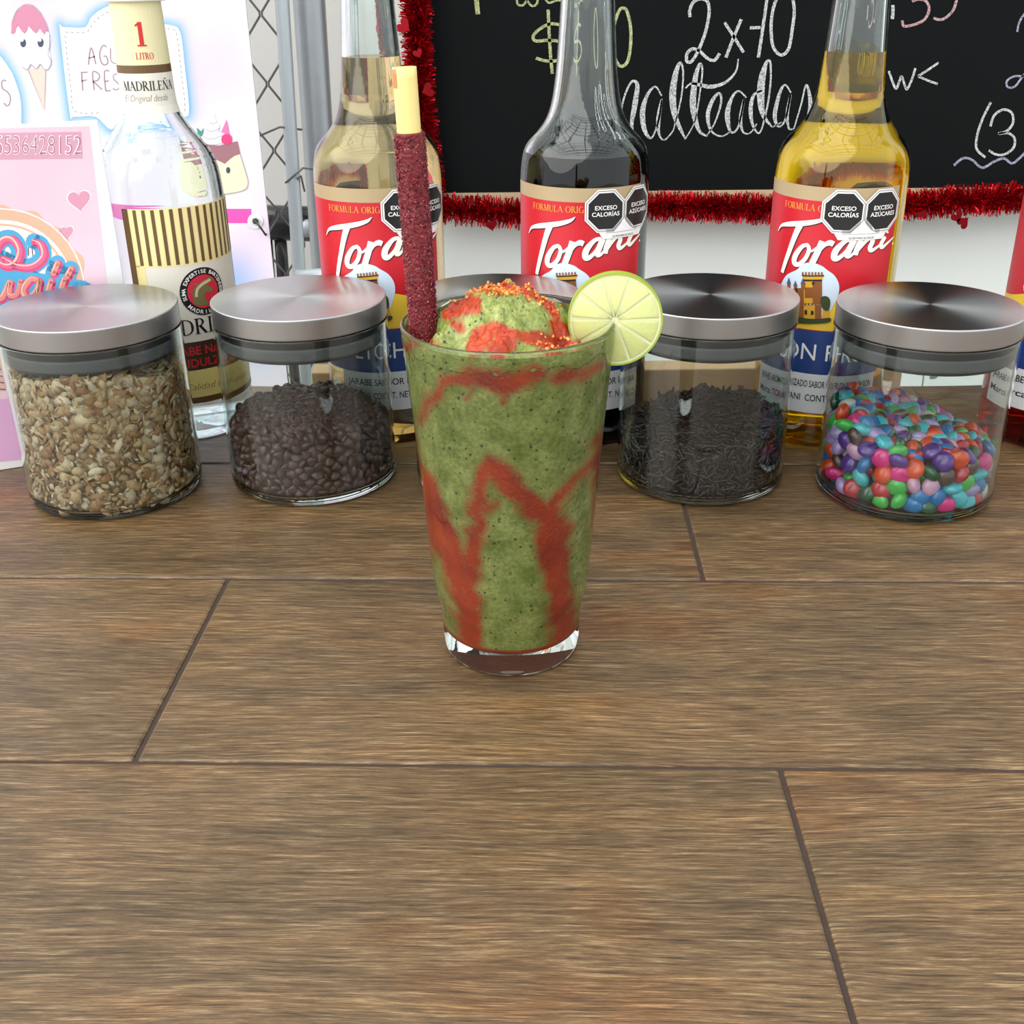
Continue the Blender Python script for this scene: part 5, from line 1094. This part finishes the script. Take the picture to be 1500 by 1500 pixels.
# ---- tamarind stick on a straw
st_b = np.array((-.0345, .4385, .1350)); ptop = on_plane(np.array((592, 98.)), (0, .4400, 0), np.array([0, 1., 0])); st_m = on_plane(np.array((598, 194.)), (0, .4397, 0), np.array([0, 1., 0])); st_l = on_plane(np.array((622, 494.)), (0, .4385, 0), np.array([0, 1., 0]))
ax = ptop - st_l; ax /= np.linalg.norm(ax)
stick = empty('tamarind_stick', tuple(st_l - ax * .012)); tag(stick, 'pale yellow straw coated with sugared dark red tamarind paste', 'candy stick')
def straw():
    base = st_l - ax * .012; Ln = np.linalg.norm(ptop - base); u = np.cross(ax, (0, 1, 0)); u /= np.linalg.norm(u); v = np.cross(u, ax)
    def tubular(name, s0, s1, r0, r1, n, mat, rough, hollow, seed, flat=1.0):
        V, Fs = [], []; sg = 40
        for j in range(n + 1):
            s = s0 + (s1 - s0) * j / n; r = r0 + (r1 - r0) * j / n
            for k in range(sg):
                t = 2 * math.pi * k / sg; V.append(base + ax * s + (u * math.cos(t) + v * math.sin(t) * flat) * r)
        V = np.array(V); ctr = base + ax * np.linspace(s0, s1, n + 1)[:, None]; ctr = np.repeat(ctr, sg, 0); dr = (V - ctr) / np.linalg.norm(V - ctr, axis=1, keepdims=True)
        if rough: V += dr * (rough * (1.3 * lowfreq(V, 320, seed) + .8 * lowfreq(V, 1500, seed + 1) + .5 * rng.normal(size=len(V))))[:, None]
        Fs = [(j * sg + k, j * sg + (k + 1) % sg, (j + 1) * sg + (k + 1) % sg, (j + 1) * sg + k) for j in range(n) for k in range(sg)]
        if hollow:
            b = len(V); V = np.concatenate([V, V - dr * .0007]); Fs += [(b + f[3], b + f[2], b + f[1], b + f[0]) for f in Fs]; T0 = n * sg
            Fs += [(T0 + k, T0 + (k + 1) % sg, b + T0 + (k + 1) % sg, b + T0 + k) for k in range(sg)]
        else: Fs += [tuple(range(sg))[::-1], tuple(range(n * sg, (n + 1) * sg))]
        o = mesh(name, V, Fs, mat, None, True); return pparent(o, stick)
    sm = np.linalg.norm(st_m - base)
    tubular('straw', .004, Ln, .0045, .0045, 30, pm('pale_yellow_straw', (240, 218, 140), .4, noise=(60, .06)), 0, True, 50)
    m_tam = pm('tamarind_paste', (112, 12, 24), .42, noise=(420, .45), bump=(900, .6))
    tubular('tamarind_coating', .0, sm, .0055, .0057, 150, m_tam, .00028, False, 51, 1.0)
    n = 2600; s = rng.uniform(.006, sm - .002, n); t = rng.uniform(0, 2 * math.pi, n); r = .0055 + .0002 * s / sm
    C = base + ax * s[:, None] + (u * np.cos(t)[:, None] + v * np.sin(t)[:, None]) * (r + .0001)[:, None]
    tv = np.array([(x, y, z) for x in (-1, 1) for y in (-1, 1) for z in (-1, 1)], float); tfc = [(0, 1, 3, 2), (4, 6, 7, 5), (0, 4, 5, 1), (2, 3, 7, 6), (0, 2, 6, 4), (1, 5, 7, 3)]
    cols = np.array([lin(c) for c in [(92, 22, 36), (118, 34, 44), (70, 16, 34), (160, 74, 78)]])[rng.integers(0, 4, n)]
    o = batch('sugar_grains', tv, tfc, rot_rand(n), C, attr_mat('chilli_sugar', .35), None, cols, rng.uniform(.00016, .00034, (n, 3)), False); tag(o, kind='stuff'); pparent(o, stick)
    k = rng.uniform(.8, 1, 20)
    o = tubular('sauce_smear', Ln - .007, Ln - .0005, .00455, .00455, 4, pm('amber_smear', (196, 132, 70), .35), .0, True, 60)
    # keep only the left strip of the smear
    bm = bmesh.new(); bm.from_mesh(o.data); cen = base
    bmesh.ops.delete(bm, geom=[f for f in bm.faces if (np.array(f.calc_center_median()) - base) @ u * (1 if u[0] > 0 else -1) > -.0024 or (np.array(f.calc_center_median()) - base) @ np.array((0, 1, 0)) > .004], context='FACES'); bm.to_mesh(o.data); bm.free()
straw()

# ---- lime wheel on the rim
lc = on_plane(np.array((901, 467.)), (0, .436, 0), np.array([0, 1., 0]))
lime = empty('lime_slice', tuple(lc)); tag(lime, 'round lime slice hooked on the rim of the glass', 'lime')
LR, LT = .0188, .0042
def lime_slice():
    slit = 4.4; gap = .055     # slit toward the rim
    def sector(r0, r1, a0, a1, y0, y1, n=24):
        bm = bmesh.new(); a = np.linspace(a0, a1, n); pts = [(r1 * math.cos(t), r1 * math.sin(t)) for t in a] + ([(r0 * math.cos(t), r0 * math.sin(t)) for t in a[::-1]] if r0 > 1e-6 else [(0, 0)])
        f = bm.faces.new([bm.verts.new((x, y0, z)) for x, z in pts]); e = bmesh.ops.extrude_face_region(bm, geom=[f]); bmesh.ops.translate(bm, vec=(0, y1 - y0, 0), verts=[g for g in e['geom'] if isinstance(g, bmesh.types.BMVert)])
        bmesh.ops.recalc_face_normals(bm, faces=bm.faces); bmesh.ops.triangulate(bm, faces=[f for f in bm.faces if len(f.verts) > 4]); return bm
    a0, a1 = slit + gap, slit + 2 * math.pi - gap
    m_rind = pm('lime_rind', (158, 178, 62), .4, noise=(300, .2), bump=(900, .3)); m_pith = pm('lime_pith', (226, 230, 170), .5, sss=(.4, (1, 1, .5), .003)); m_flesh = pm('lime_flesh', (218, 224, 150), .25, noise=(260, .08), bump=(500, .25), sss=(.5, (1, 1, .4), .004))
    from_bm('rind', sector(LR - .0007, LR, a0, a1, -LT / 2, LT / 2, 72), m_rind, lime)
    from_bm('pith', sector(0, LR - .0007, a0, a1, -LT / 2 + .0002, LT / 2 - .0002, 72), m_pith, lime)
    n = 10
    for i in range(n):
        b0, b1 = a0 + (a1 - a0) * i / n + .022, a0 + (a1 - a0) * (i + 1) / n - .022; mid = (b0 + b1) / 2
        bm = sector(0, LR - .0022, b0, b1, -LT / 2 + .0001, LT / 2 - .0001, 10); bmesh.ops.translate(bm, vec=(.0006 * math.cos(mid), 0, .0006 * math.sin(mid)), verts=bm.verts)
        bmesh.ops.bevel(bm, geom=[e for e in bm.edges if abs(e.verts[0].co.y - e.verts[1].co.y) < 1e-6], offset=.00012, segments=1, affect='EDGES')
        from_bm('segment', bm, m_flesh, lime, True)
lime_slice(); lime.rotation_euler = (0, 0, math.radians(-4))
